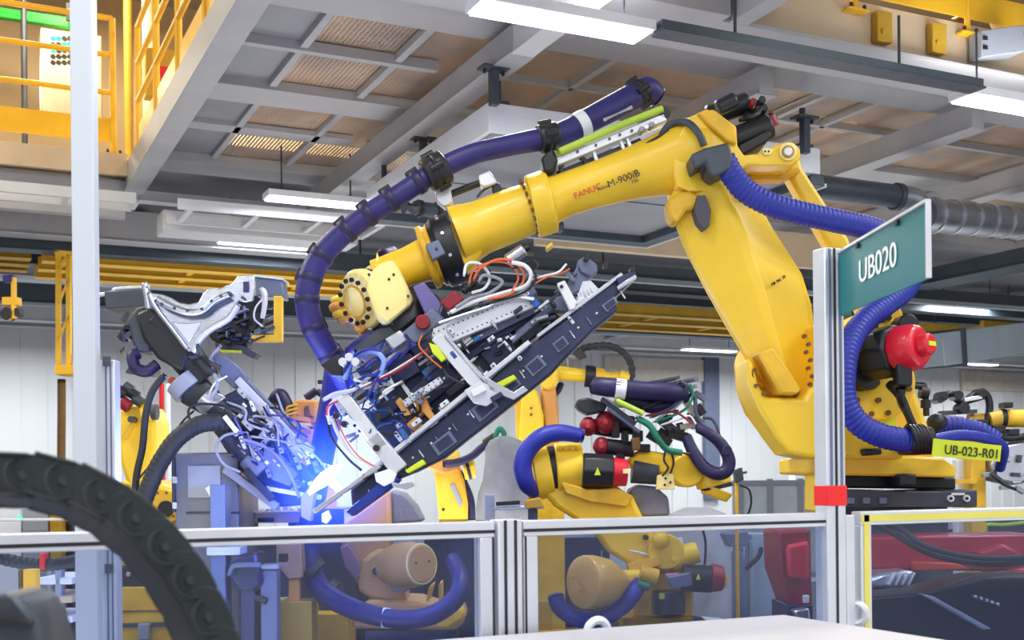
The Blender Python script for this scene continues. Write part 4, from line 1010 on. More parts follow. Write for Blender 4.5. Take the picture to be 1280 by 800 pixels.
for k in range(22):
    x, y = rnd.uniform(148, 185), rnd.uniform(388, 440); a_ = rnd.uniform(0, 3.1); L_ = rnd.uniform(8, 18)
    hb('linkage', rnd.choice((BLK, BLK, GREYD, SLATE)), (x, y), (x + math.cos(a_) * L_, y + math.sin(a_) * L_), rnd.uniform(3, 7), .05, rnd.uniform(-.05, .1))
# fixture body heading down to the arc
hp_('fixture_plate', GREYB, [(262, 440), (286, 448), (300, 460), (310, 474), (292, 486), (276, 470)], .0, .06, bevel=.006)
hb('long_rail', ALU, (296, 474), (384, 566), 10, .06, -.02)
hb('long_rail_edge', GREYB, (302, 470), (390, 560), 3, .07, -.01)
hp_('rail_foot', ALU, [(360, 560), (384, 552), (392, 560), (388, 572), (372, 574)], -.05, .02)
hp_('fixture_core', SLATE, [(268, 500), (296, 486), (360, 560), (395, 600), (392, 630), (350, 634), (310, 600), (280, 560), (262, 530)], .02, .10, bevel=.01)
m = M(); Hh.cyl(m, (266, 512), (300, 552), 17, t=-.06, seg=24); m.put('dark_cylinder', BLKR, t2, .006)
m = M(); Hh.cyl(m, (286, 540), (318, 576), 15, 14, t=-.07, seg=24); m.put('cylinder_sleeve', SLATE, t2, .006)
m = M(); Hh.cyl(m, (312, 570), (330, 590), 16, t=-.07, seg=24); m.put('cylinder_head', GREYB, t2, .006)
hb('white_strip', WHITE, (280, 520), (296, 540), 6, .02, -.2)
hp_('lower_plate', GREYB, [(330, 560), (352, 570), (372, 592), (362, 608), (340, 600), (326, 580)], -.12, -.06, bevel=.006)
hb('dark_bar', BLK, (306, 588), (340, 624), 9, .06, -.14)
hb('grey_bar', GREYC, (280, 586), (346, 634), 10, .05, -.06)
hb('silver_bar', ALU, (330, 610), (400, 622), 6, .06, -.1)
hp_('end_guide', mat('warm_grey', (150, 140, 120), .5), [(376, 622), (388, 606), (394, 610), (388, 652), (376, 646)], -.2, -.12, bevel=.004)
hp_('foot_clamp', ALU, [(402, 642), (410, 638), (414, 648), (408, 655), (402, 652)], -.3, -.26, bevel=.001)
for i in range(70):
    u = rnd.random(); v = rnd.uniform(-1, 1)
    cx = 275 + u * 115 + v * 20; cy = 500 + u * 105 - v * 18
    a_ = rnd.choice((.8, .8 + math.pi / 2, .3, 1.2)); L_ = rnd.uniform(5, 18); w_ = rnd.uniform(2.5, 6.5); tt = rnd.uniform(-.17, -.02)
    n_ = rnd.choice(('clamp_piece', 'air_cylinder', 'sensor_bracket', 'pin_holder')); m_ = rnd.choice((ALU, SILV, WHITE, GREYB, SLATE, SILV, ALU, GREYC))
    if n_ == 'air_cylinder':
        m = M(); Hh.cyl(m, (cx, cy), (cx + math.cos(a_) * L_, cy + math.sin(a_) * L_), w_ * .6, t=tt, seg=12); m.put(n_, m_, t2, .002)
    else:
        o = hb(n_, m_, (cx, cy), (cx + math.cos(a_) * L_, cy + math.sin(a_) * L_), w_, .04, tt)
        hd('bolt', GREYD, cx + math.cos(a_) * L_ / 2, cy + math.sin(a_) * L_ / 2, 1.2, tt - .01, tt + .01, o, 8)
pal = (SLATE, mat('lilac_cable', (120, 120, 180), .4), BLK, GREYB, NAVY, GREYC)
for pts, m_, r_ in (([(270, 520), (258, 535), (240, 528), (236, 512), (250, 505), (280, 508), (310, 520), (350, 545)], BLK, 1.6),
                    ([(300, 540), (280, 545), (270, 560), (280, 580), (300, 590)], GREYC, 1.8),
                    ([(300, 548), (330, 558), (352, 576), (366, 600), (374, 622)], pal[1], 2.0),
                    ([(310, 545), (345, 550), (380, 560), (398, 574), (410, 590)], GREYC, 1.4),
                    ([(280, 510), (262, 500), (268, 480), (284, 470)], WHITE, 1.2),
                    ([(244, 512), (226, 530), (214, 560), (190, 580), (172, 600)], BLK, 1.4),
                    ([(235, 448), (250, 446), (262, 454), (276, 460)], BLK, 3.2),
                    ([(246, 430), (254, 450), (266, 466)], GREYD, 3.0),
                    ([(276, 432), (262, 452), (272, 480), (262, 500)], GREYC, 2.2)):
    ht('cable', m_, [(x, y, -.17 + .02 * math.sin(i * 2)) for i, (x, y) in enumerate(pts)], r_)
for k in range(18):
    x0, y0 = rnd.uniform(285, 350), rnd.uniform(500, 560)
    ht('cable', rnd.choice(pal), [(x0 + rnd.uniform(-10, 10) + j * 12, y0 + rnd.uniform(-12, 12) + j * 11, rnd.uniform(-.2, -.08)) for j in range(4)], rnd.uniform(.8, 1.8), seg=6)
ht('corrugated_hose', BLKR, [(292, 530, -.1), (268, 528, -.15), (246, 532, -.18), (222, 548, -.2), (204, 572, -.2), (190, 600, -.2), (176, 640, -.2), (170, 700, -.15)], 11, seg=14, rib=.022, pitch=.03)
ht('thin_hose', BLKR, [(206, 468, -.1), (190, 490, -.12), (182, 520, -.14), (178, 560, -.14), (170, 600, -.14), (168, 660, -.14)], 4.5, seg=10)
hd('orange_fitting', mat('fitting_orange', (200, 90, 40), .5), 215, 476, 5, -.02, .06)
# base pillar carrying the fixture
cab = thing('fixture_pedestal', 'blue-grey steel control cabinet standing under the slanted welding fixture', 'cabinet', Hh(262, 640, .1).xy.to_3d())
def fbox(fr, x0, x1, y0, y1, t0, t1, name, m_, par, bevel=.005, floor_=False):
    a = fr(x0, y0, t0); b = fr(x1, y1, t0); z0 = 0 if floor_ else b.z
    m = M(); p = [Vector((a.x, a.y, z0)), Vector((b.x, b.y, z0)), Vector((b.x, b.y, a.z)), Vector((a.x, a.y, a.z))]
    m.prism(p, FW * (t1 - t0)); return m.put(name, m_, par, bevel)
fbox(Hh, 218, 300, 566, 800, .0, .5, 'cabinet_body', mat('cabinet_bluegrey', (112, 118, 132), .45, .1, .05, 3), cab, .01, True)
fbox(Hh, 234, 276, 582, 622, -.012, .0, 'raised_panel', GREYC, cab)
fbox(Hh, 232, 300, 640, 642, -.006, .0, 'door_seam', GREYD, cab)
m = M(); Hh.bar(m, (260, 608), (268, 622), 9, .02, -.03); m.put('label_plate', WHITE, cab, .003)
fbox(Hh, 214, 219, 570, 640, -.01, .1, 'hinge_strip', GREYD, cab)
for y in (596, 628): fbox(Hh, 215, 221, y, y + 8, -.03, .0, 'hinge', ALU, cab)
pc = thing('steel_column', 'pale blue steel pillar standing just right of the blue-grey cabinet', 'column', Hh(275, 640, -.2).xy.to_3d())
fbox(Hh, 262, 283, 606, 800, -.25, -.12, 'pillar_shaft', mat('pale_blue_steel', (104, 120, 158), .4, .1, .08), pc, .006, True)
fbox(Hh, 258, 300, 684, 694, -.27, -.1, 'pillar_bracket', WHITE, pc)

# silver pressed car panel held by the fixture
cp = thing('car_panel', 'silver pressed steel car body panel with a curved rib, held up by the left fixture', 'car part', Hh(240, 390, -.1))
pn = [(181, 364), (184, 360), (190, 366), (204, 368), (214, 372), (224, 378), (236, 380), (248, 378), (254, 366), (262, 360), (276, 360), (290, 354), (298, 344), (318, 343), (319, 362), (316, 376), (306, 378), (298, 376), (292, 388), (282, 400), (266, 410), (252, 420), (243, 436), (236, 440), (224, 428), (212, 412), (196, 392), (186, 378)]
m = M(); Hh.prism(m, pn, -.14, -.125); pnl = m.put('panel_sheet', mat('pressed_steel', (196, 202, 214), .26, .8, .12, 9, bump=.15), cp, .006)
m = M(); Hh.tube(m, [(186, 366, -.15), (196, 386, -.155), (216, 412, -.155), (234, 436, -.15)], 3.0); m.put('flange_rib', SILV, cp)
m = M(); Hh.tube(m, [(298, 380, -.15), (286, 398, -.16), (264, 411, -.16), (250, 424, -.16), (242, 440, -.15)], 4.0); m.put('flange_rib', ALU, cp)
m = M(); Hh.tube(m, [(196, 374, -.155), (214, 384, -.16), (236, 391, -.16), (254, 388, -.16), (268, 376, -.16), (286, 368, -.155)], 5.0); m.put('curved_rib', SILV, cp)
m = M(); Hh.tube(m, [(200, 380, -.155), (216, 390, -.165), (236, 396, -.165), (256, 394, -.165), (272, 382, -.165), (290, 374, -.155)], 1.8); m.put('rib_shadow_groove', GREYD, cp)
for x, y in ((202, 380), (218, 385), (234, 388), (252, 386), (264, 376), (276, 370), (286, 366), (303, 372)):
    m = M(); Hh.disc(m, x, y, 2, -.185, -.15, seg=10); m.put('punched_hole', GREYD, cp)
m = M(); Hh.prism(m, [(304, 352), (311, 352), (311, 365), (304, 365)], -.15, -.138); m.put('square_hole', SLATE, cp)
m = M(); Hh.prism(m, [(214, 402), (232, 404), (252, 402), (246, 414), (236, 430), (224, 416)], -.148, -.135); m.put('raised_field', ALU, cp, .008)
m = M(); Hh.tube(m, [(184, 360, -.13), (181, 356, -.13), (184, 372, -.13), (186, 386, -.13)], 4); m.put('torn_flange', SILV, cp)
# dark transfer tool behind with a yellow angle bracket
t3 = thing('transfer_tool', 'dark handling tool with blue box and yellow bracket, right of the silver car panel', 'robot tool', Hh(300, 400, .3))
K = Fr(6.9)
def kp(name, m_, pts, t0, t1, bevel=.004):
    m = M(); K.prism(m, pts, t0, t1); return m.put(name, m_, t3, bevel)
kp('blue_box', GREYB, [(319, 346), (352, 350), (355, 372), (320, 370)], 0, .15, .006)
kp('box_lid', ALU, [(318, 343), (354, 347), (354, 350), (318, 346)], -.02, .16, .002)
kp('yellow_bracket', RAILY, [(342, 370), (352, 370), (352, 427), (310, 427), (316, 419), (342, 418)], -.06, .0, .004)
kp('tool_body', BLK, [(262, 402), (300, 384), (330, 392), (328, 402), (312, 420), (306, 432), (278, 434), (264, 424), (258, 414)], .0, .15, .01)
kp('lower_tray', GREYD, [(268, 428), (306, 432), (322, 442), (316, 448), (300, 440), (270, 436)], -.02, .1, .004)
kp('yellow_strip', LIME, [(274, 437), (302, 438), (302, 441), (276, 440)], -.03, .0, .002)
for k in range(34):
    x, y = rnd.uniform(265, 332), rnd.uniform(382, 428); a_ = rnd.choice((0, .2, 1.5, -.4)); L_ = rnd.uniform(6, 20)
    m = M(); K.bar(m, (x, y), (x + math.cos(a_) * L_, y + math.sin(a_) * L_), rnd.uniform(2, 5), .04, rnd.uniform(-.08, .0)); m.put('linkage', rnd.choice((BLK, GREYD, SLATE, GREYB, BLK)), t3, .003)
m = M(); K.tube(m, [(326, 360, -.1), (330, 366, -.1), (331, 380, -.1), (328, 398, -.1)], [3, 4, 3.4, 3]); m.put('silver_piston', ALU, t3)
m = M(); K.tube(m, [(330, 372, -.1), (320, 384, -.1), (318, 398, -.1), (328, 408, -.1)], 1.2); m.put('cable', WHITE, t3)
hr_ = M(); K.tube(hr_, [(100, 372, .5), (140, 366, .5), (144, 362, .5), (170, 360, .5), (186, 360, .5)], 3); hr_.put('silver_tube', ALU, t3)
kp('rear_body', GREYD, [(130, 364), (182, 362), (186, 382), (132, 386)], .4, .6, .006)

# ---- welding arc
arc = P(408, 598, 5.6)
m = M(); m.tube([P(386, 617, 5.6), P(398, 605, 5.6), P(408, 597, 5.6), P(418, 588, 5.6), P(428, 582, 5.6)], [.008, .026, .034, .026, .006], seg=14); m.tube([P(402, 592, 5.6), P(416, 604, 5.6), P(432, 618, 5.6)], [.012, .02, .006], seg=12)
tag(m.put('welding_arc', ARC, None), 'blinding blue-white welding arc between the left fixture and the gripper frame', 'welding arc')
point(arc - FW * .18 + UP * .03, 36, (.08, .2, 1), .06)
point(arc + RT * .22 + UP * .2 - FW * .1, 14, (.08, .15, 1), .05)
point(arc - RT * .25 - UP * .05 - FW * .15, 5, (.15, .22, 1), .05)
# soft blue glow round the arc : an emissive ball added for it
vm = bpy.data.materials.new('arc_halo'); vm.use_nodes = True; nt = vm.node_tree; nt.nodes.clear()
o_ = nt.nodes.new('ShaderNodeOutputMaterial'); e_ = nt.nodes.new('ShaderNodeEmission'); tcn = nt.nodes.new('ShaderNodeTexCoord'); le = nt.nodes.new('ShaderNodeVectorMath'); le.operation = 'LENGTH'
nt.links.new(tcn.outputs['Object'], le.inputs[0]); mr = nt.nodes.new('ShaderNodeMapRange'); mr.inputs['From Min'].default_value = 0; mr.inputs['From Max'].default_value = .42; mr.inputs['To Min'].default_value = 1; mr.inputs['To Max'].default_value = 0
nt.links.new(le.outputs['Value'], mr.inputs['Value']); pw = nt.nodes.new('ShaderNodeMath'); pw.operation = 'POWER'; pw.inputs[1].default_value = 2.2
nt.links.new(mr.outputs[0], pw.inputs[0]); mm = nt.nodes.new('ShaderNodeMath'); mm.operation = 'MULTIPLY'; mm.inputs[1].default_value = 14; nt.links.new(pw.outputs[0], mm.inputs[0]); nt.links.new(mm.outputs[0], e_.inputs['Strength'])
e_.inputs['Color'].default_value = (.03, .10, 1, 1); nt.links.new(e_.outputs[0], o_.inputs['Volume'])
me = bpy.data.meshes.new('arc_halo'); b_ = bmesh.new(); bmesh.ops.create_icosphere(b_, subdivisions=3, radius=.42); b_.to_mesh(me); b_.free(); me.materials.append(vm)
hz = bpy.data.objects.new('arc_glow', me); COL.objects.link(hz); hz.location = arc
tag(hz, 'added ball of blue glow around the welding arc', 'haze', kind='stuff')

# ================================================================== hoses dropping behind the fence from the wrist
th = thing('weld_hose', 'thick dark blue hose dropping past the arc and curling below the fence rail', 'hose', P(400, 700, 6.6))
Q6 = Fr(6.1)
m = M(); Q6.tube(m, [(424, 452, -.2), (418, 490, .1), (410, 530, .4), (400, 580, .5), (390, 640, .5), (386, 690, .5), (396, 730, .4), (430, 756, .2), (480, 772, .0), (530, 772, -.1), (566, 752, -.1), (576, 725, .0), (566, 700, .2)], [17, 17, 17, 17, 16, 15, 15, 14, 12, 12, 12, 11, 10], seg=18)
m.put('hose_body', mat('deep_blue', (10, 18, 96), .5, 0, .1, 8), th)
m = M(); m.cyl(Q6(478, 772, .0), Q6(488, 773, .0), 12.8 * Q6.s); m.put('white_label_band', WHITE, th)
for x, y in ((410, 738), (392, 712)): m = M(); m.cyl(Q6(x - 4, y - 4, .4), Q6(x + 4, y + 4, .4), 18 * Q6.s); m.put('hose_clamp', BLK, th, .006)
# ================================================================== OTHER ROBOTS AND MACHINES
GRP = 'yellow industrial robots'
class Kit:
    """part helpers bound to one work plane and one thing"""
    def __init__(s, fr, t): s.f = fr; s.t = t
    def poly(s, n, m_, pts, t0, t1, par=None, bevel=.006): m = M(); s.f.prism(m, pts, t0, t1); return m.put(n, m_, par or s.t, bevel)
    def bar(s, n, m_, a, b, w, th, t0, par=None, bevel=.003): m = M(); s.f.bar(m, a, b, w, th, t0); return m.put(n, m_, par or s.t, bevel)
    def disc(s, n, m_, x, y, r, t0, t1, par=None, seg=24, bevel=.003): m = M(); s.f.disc(m, x, y, r, t0, t1, seg=seg); return m.put(n, m_, par or s.t, bevel)
    def cyl(s, n, m_, a, b, r, r2=None, t=0, t2=None, par=None, seg=24, bevel=.004): m = M(); s.f.cyl(m, a, b, r, r2, t, t2, seg); return m.put(n, m_, par or s.t, bevel)
    def tube(s, n, m_, pts, r, par=None, seg=12, **k): m = M(); s.f.tube(m, [p if len(p) == 3 else (p[0], p[1], 0) for p in pts], r, seg=seg, **k); return m.put(n, m_, par or s.t)
    def ball(s, n, m_, x, y, r, t=0, par=None, sc=(1, 1, 1)): m = M(); m.ball(s.f(x, y, t), r * s.f.s, 20, sc); return m.put(n, m_, par or s.t)
    def post(s, n, m_, x0, x1, y0, t0, t1, par=None, y1=None, bevel=.006):
        """upright block whose top is at y0 and that stands on the floor (or ends at y1)"""
        a = s.f(x0, y0, t0); b = s.f(x1, y0, t0); z1 = (a.z + b.z) / 2; z0 = 0 if y1 is None else s.f(x0, y1, t0).z
        m = M(); m.prism([Vector((a.x, a.y, z0)), Vector((b.x, b.y, z0)), Vector((b.x, b.y, z1)), Vector((a.x, a.y, z1))], FW * (t1 - t0)); return m.put(n, m_, par or s.t, bevel)
def base_of(fr, x, t=0): q = fr(x, 640, t); return Vector((q.x, q.y, 0))

# ---------------------------------------------------------------- robot with the four red motors, middle right
fr = Fr(7.8); t = thing('industrial_robot', 'yellow robot with a cluster of red motor caps, behind the middle fence panel', 'robot', base_of(fr, 830, .3), GRP)
k = Kit(fr, t)
k.post('pedestal', OCHRE, 778, 866, 772, -.15, .45)
k.post('base_plate', BLK, 740, 900, 788, -.25, .5, y1=794)
k.poly('turntable', YEL2, [(790, 772), (792, 745), (806, 726), (828, 712), (862, 712), (868, 740), (866, 772)], -.1, .35, bevel=.02)
# lower arm, from the shoulder up left to the elbow
k.poly('lower_arm', YEL, [(668, 603), (676, 585), (700, 590), (735, 610), (772, 608), (792, 622), (806, 650), (828, 684), (846, 700), (838, 716), (815, 712), (786, 706), (760, 690), (745, 668), (722, 652), (694, 634)], -.12, .14, bevel=.03)
k.disc('shoulder_joint', YEL, 833, 690, 22, -.18, .2, bevel=.01)
k.ball('shoulder_dome', YEL, 826, 675, 11, -.18)
k.cyl('shoulder_housing', YEL, (838, 700), (872, 690), 16, 13, t=-.1)
k.disc('dome_bolt', BLK, 808, 672, 3, -.2, -.12)
m = M(); fr.tube(m, [(785, 688, -.14), (805, 692, -.15), (826, 697, -.15)], 1.4); m.put('white_rod', WHITE, t)
# elbow gearbox : wide cylinder seen from the side
g = k.cyl('elbow_gearbox', YEL, (667, 592), (689, 588), 34, 33, t=-.02, seg=40, bevel=.012)
k.cyl('gearbox_gap', BLK, (688, 588), (696, 587), 30, t=-.02, seg=40)
g2 = k.cyl('elbow_drum', YEL, (695, 587), (729, 584), 33, 31, t=-.02, seg=40, bevel=.012)
for i in range(8):
    k.disc('drum_rib', YEL2, 700 + (i % 4) * 8, 560 + (i // 4) * 18, 2.4, -.17 + .015 * (i // 4), -.10, g2, 8, .001)
k.poly('lower_bracket', YEL2, [(658, 612), (670, 604), (676, 620), (662, 628)], -.1, .05)
mo = k.cyl('main_motor', BLK, (728, 588), (766, 590), 22, t=-.14, seg=8, bevel=.01)
c_ = k.cyl('red_motor_cap', RED, (763, 590), (784, 591), 19, 17, t=-.14, seg=10, bevel=.01)
k.poly('cap_label', CREAM, [(779, 586), (786, 586), (786, 592), (779, 592)], -.26, -.1, c_, .001)
k.poly('warning_triangle', LIME, [(743, 594), (751, 594), (747, 584)], -.262, -.255, mo, 0)
for (x, y, r, m_, x2) in ((735, 533, 11, DRED, 745), (757, 528, 13, DRED, 772), (752, 558, 11, DRED, 772)):
    k.cyl('small_motor', BLK, (x + 6, y), (x2 + 20, y + 4), r * .9, t=-.03 + (y - 530) * -.002, seg=12)
    c_ = k.ball('red_motor_cap', m_, x, y, r, -.08, None, (1, 1, 1.1))
    k.disc('cap_label', mat('cap_red_light', (190, 40, 50), .4), x, y - 1, 3.2, -.16, -.06, c_, 12, .001)
for x, y, w, h in ((770, 536, 10, 22), (782, 548, 8, 20), (776, 572, 10, 12), (798, 545, 12, 14), (806, 560, 14, 10), (760, 612, 8, 8), (744, 616, 6, 6), (752, 622, 9, 6), (764, 622, 8, 6)):
    k.poly('motor_connector', BLK, [(x - w / 2, y - h / 2), (x + w / 2, y - h / 2), (x + w / 2, y + h / 2), (x - w / 2, y + h / 2)], -.12, .0)
k.poly('copper_block', BROWN, [(790, 548), (800, 546), (801, 562), (791, 564)], -.2, -.1)
k.poly('base_flange', YEL2, [(700, 600), (735, 612), (770, 610), (792, 620), (784, 634), (740, 628), (706, 616)], -.17, -.1, bevel=.01)
# forearm and wrist
k.poly('forearm', YEL, [(786, 572), (800, 561), (835, 567), (868, 570), (880, 584), (880, 598), (868, 606), (850, 606), (830, 596), (800, 590), (786, 584)], -.1, .1, bevel=.03)
k.disc('forearm_drum', YEL, 860, 588, 21, -.16, .1, bevel=.015)
k.poly('cream_plate', CREAM, [(822, 594), (842, 592), (844, 612), (820, 612)], -.18, -.14)
for x, y in ((832, 598), (831, 606), (838, 603)): k.disc('plate_hole', BLK, x, y, 1.5, -.185, -.17, seg=8, bevel=0)
w1 = k.cyl('wrist_disc', YEL, (889, 592), (893, 607), 22, 22, t=-.05, bevel=.008)
k.cyl('wrist_seal', BLK, (895, 606), (896, 611), 20, t=-.05)
k.cyl('wrist_flange', YEL, (896, 611), (892, 622), 21, 17, t=-.05, bevel=.008)
k.poly('grey_motor', TARP, [(787, 612), (800, 606), (820, 608), (836, 622), (838, 645), (800, 646), (790, 634)], -.05, .2, bevel=.02)
k.cyl('ribbed_motor', GREYD, (790, 588), (822, 592), 16, 14, t=-.05, seg=16)
# dress pack
k.tube('navy_hose', NAVYD, [(742, 482, -.15), (760, 484, -.2), (800, 488, -.2), (838, 490, -.2), (858, 494, -.15)], [11, 12, 11.5, 12, 10], seg=18)
k.tube('navy_hose', NAVYD, [(770, 500, -.1), (796, 502, -.12), (816, 508, -.12), (842, 506, -.1)], 9, seg=16)
m = M(); m.cyl(fr(769, 485.5, -.2), fr(782, 487, -.2), 12.6 * fr.s); m.put('white_label_band', WHITE, t)
k.poly('black_fin', BLKR, [(719, 506), (722, 499), (735, 497), (760, 505), (756, 514), (735, 518), (724, 512)], -.14, .05, bevel=.01)
for a_, b_, m_, w_ in (((752, 498), (795, 530), GREYD, 6), ((760, 510), (800, 540), GREYB, 4), ((756, 500), (775, 508), GREYC, 5)): k.bar('carriage_bar', m_, a_, b_, w_, .05, -.2)
k.tube('lime_hose', LGREEN, [(768, 500, -.25), (785, 508, -.25), (804, 517, -.25)], 3.6)
k.tube('green_hose', GREEN, [(795, 522, -.22), (812, 532, -.24), (822, 548, -.24), (834, 562, -.22), (852, 566, -.2)], 4)
k.tube('olive_hose_end', BROWN, [(842, 563, -.21), (862, 568, -.2)], 3)
for pts, m_, r_ in (([(812, 522), (835, 512), (850, 500), (858, 484), (850, 476)], GREYD, 2.2), ([(816, 528), (840, 520), (858, 510), (866, 494), (862, 480)], GREEN, 1.6), ([(824, 532), (850, 524), (862, 520), (870, 530)], WHITE, 1.2), ([(855, 478), (868, 496), (870, 516), (878, 530)], GREYD, 2.6), ([(820, 525), (846, 508), (862, 490)], GREYC, 1.6), ([(832, 562), (830, 575), (835, 585), (828, 595)], BLK, 1.4), ([(838, 562), (842, 578), (838, 592)], BLK, 1.4),
                    ([(806, 520), (828, 516), (846, 516), (866, 530)], DRED, 1.4), ([(800, 512), (830, 500), (850, 488)], BLK, 2.0), ([(878, 522), (890, 524), (897, 536), (900, 552)], GREYD, 2)):
    k.tube('cable', m_, [(x, y, -.18 - .01 * i) for i, (x, y) in enumerate(pts)], r_, seg=8)
for a_, b_, w_, m_ in (((812, 481), (846, 472), 4, GREYD), ((842, 480), (873, 472), 7, GREYB), ((846, 488), (872, 482), 5, GREYC), ((858, 500), (870, 520), 8, SILV), ((862, 520), (876, 534), 9, GREYD), ((872, 506), (880, 518), 9, BLK), ((836, 540), (862, 548), 12, BLK), ((812, 540), (838, 556), 14, BLK), ((850, 534), (876, 530), 7, SILV), ((826, 524), (846, 540), 10, GREYD)):
    k.bar('tool_piece', m_, a_, b_, w_, .08, -.12)
for q in range(30):
    x, y = rnd.uniform(800, 872), rnd.uniform(482, 552); k.bar('tool_piece', rnd.choice((GREYD, GREYB, BLK, SLATE, GREYC, BLK)), (x, y), (x + rnd.uniform(-12, 16), y + rnd.uniform(-9, 9)), rnd.uniform(3, 8), .06, rnd.uniform(-.1, .02))
for a_, b_ in (((812, 478), (850, 471)), ((820, 484), (868, 474)), ((810, 490), (840, 478))): k.bar('grey_rail', GREYD, a_, b_, 3.4, .05, -.18)
k.tube('wrist_hose', NAVYD, [(870, 534, -.2), (886, 542, -.22), (902, 556, -.22), (911, 574, -.22), (908, 588, -.22), (896, 592, -.22), (880, 584, -.2), (866, 564, -.18), (858, 546, -.15)], [6, 7, 7.5, 8, 8.5, 8, 8, 7.5, 7], seg=14)
k.disc('hose_knot', NAVYD, 909, 563, 6, -.28, -.18)
k.tube('base_hose', BLUE, [(728, 545, -.16), (700, 541, -.2), (678, 546, -.22), (660, 562, -.22), (653, 584, -.22), (658, 604, -.2), (668, 614, -.1)], [9, 10.5, 11, 11.5, 11.5, 11, 9], seg=16)
# balancer drum and motors low down
m = M(); bd = (RT * .80 - UP * .05 + FW * .6).normalized(); m.lathe(fr(727, 728, -.45), bd, [(0, .05), (0, .14), (.012, .165), (.03, .17), (.09, .17), (.2, .15), (.3, .09), (.36, .05), (.42, .045)], 36)
b_ = m.put('balancer_drum', mat('gold_drum', (222, 176, 92), .4, 0, .07, 4, coat=.3), t, .004)
for dx, dy in ((-5, -6), (5, 8)): k.disc('drum_bolt', OCHRE, 722 + dx, 728 + dy, 1.8, -.50, -.42, b_, 8, 0)
k.cyl('balancer_neck', YEL, (775, 722), (820, 718), 9, 7, t=-.2)
k.cyl('balancer_rod', YEL2, (800, 716), (822, 722), 10, t=-.26)
k.bar('balancer_yoke', YEL2, (786, 712), (826, 700), 12, .1, -.2)
k.cyl('base_motor', BLK, (852, 722), (890, 724), 17, t=-.25, seg=10, bevel=.01)
c_ = k.cyl('red_motor_cap', DRED, (888, 722), (904, 723), 18, 15, t=-.25, seg=14, bevel=.01)
k.poly('motor_box', GREYB, [(835, 722), (864, 716), (866, 732), (840, 736)], -.4, -.3)
k.poly('pink_label', mat('pink', (196, 120, 150), .5), [(832, 718), (848, 716), (850, 734), (836, 734)], -.32, -.28)
k.poly('warning_label', LIME, [(870, 725), (876, 725), (873, 717)], -.40, -.39)
k.poly('motor_bracket', YEL2, [(905, 718), (911, 720), (908, 736), (902, 734)], -.2, -.1)
k.cyl('dark_motor', mat('dark_blue_motor', (24, 34, 60), .4), (836, 738), (836, 768), 20, t=-.15, seg=10, bevel=.01)
k.poly('motor_label', LIME, [(824, 741), (831, 741), (831, 749), (824, 749)], -.262, -.255)
k.tube('floor_hose', BLUE, [(694, 742, -.3), (700, 760, -.3), (724, 774, -.3), (754, 772, -.3), (778, 758, -.3), (792, 742, -.3), (800, 728, -.2)], 10, seg=14)
k.cyl('teal_gland', GREEN, (796, 730), (812, 734), 5, t=-.3)

# ---------------------------------------------------------------- robot behind the gripper frame (R3)
fr = Fr(10.5); t = thing('industrial_robot', 'smaller yellow robot right behind the slate beam, arm level with a black looped hose', 'robot', base_of(fr, 670, .2), GRP)
k = Kit(fr, t)
k.poly('lower_arm', YEL, [(652, 490), (660, 484), (672, 488), (680, 520), (680, 560), (674, 600), (652, 600), (648, 560)], -.15, .2, bevel=.02)
k.poly('arm_side', ORG, [(676, 486), (686, 476), (694, 480), (698, 510), (699, 535), (697, 600), (678, 600), (682, 540)], -.1, .25, bevel=.02)
k.poly('arm_flank', YEL2, [(643, 494), (652, 490), (658, 550), (657, 600), (648, 600)], -.1, .1, bevel=.01)
k.post('pedestal', YEL2, 640, 705, 598, -.3, .5)
for x, y in ((664, 510), (664, 518)): k.disc('arm_bolt', BROWN, x, y, 1.6, -.17, -.14, seg=8, bevel=0)
k.poly('elbow', YEL, [(674, 462), (690, 456), (700, 462), (698, 478), (688, 488), (676, 484)], -.15, .15, bevel=.03)
k.cyl('upper_arm', YEL, (690, 466), (736, 470), 9.5, 8, t=-.03)
c_ = k.cyl('black_collar', BLK, (731, 470), (744, 471), 14, 13, t=-.03)
k.cyl('wrist_ring', YEL2, (743, 471), (755, 472), 12, 11, t=-.03)
k.cyl('wrist_arm', YEL, (752, 472), (768, 474), 8, t=-.03)
k.cyl('wrist_head', YEL2, (762, 474), (774, 474), 9, t=-.03); k.cyl('wrist_flange', YEL, (774, 470), (786, 474), 8, t=-.03)
k.tube('black_hose', BLKR, [(720, 440, -.05), (735, 434, -.05), (760, 432, -.05), (778, 440, -.05), (788, 454, -.05), (790, 468, -.05), (785, 480, -.05)], 4.2, rib=.1, pitch=.06)
k.tube('black_hose', NAVYD, [(702, 478, .1), (698, 488, .1), (692, 494, .1)], 4)
k.poly('hose_carriage', BLK, [(716, 440), (726, 434), (734, 446), (724, 450)], -.1, .05)
k.bar('carriage_rail', GREYC, (704, 444), (730, 447), 4, .1, -.05); k.bar('rail_post', GREYC, (710, 448), (710, 458), 2, .04, -.03)

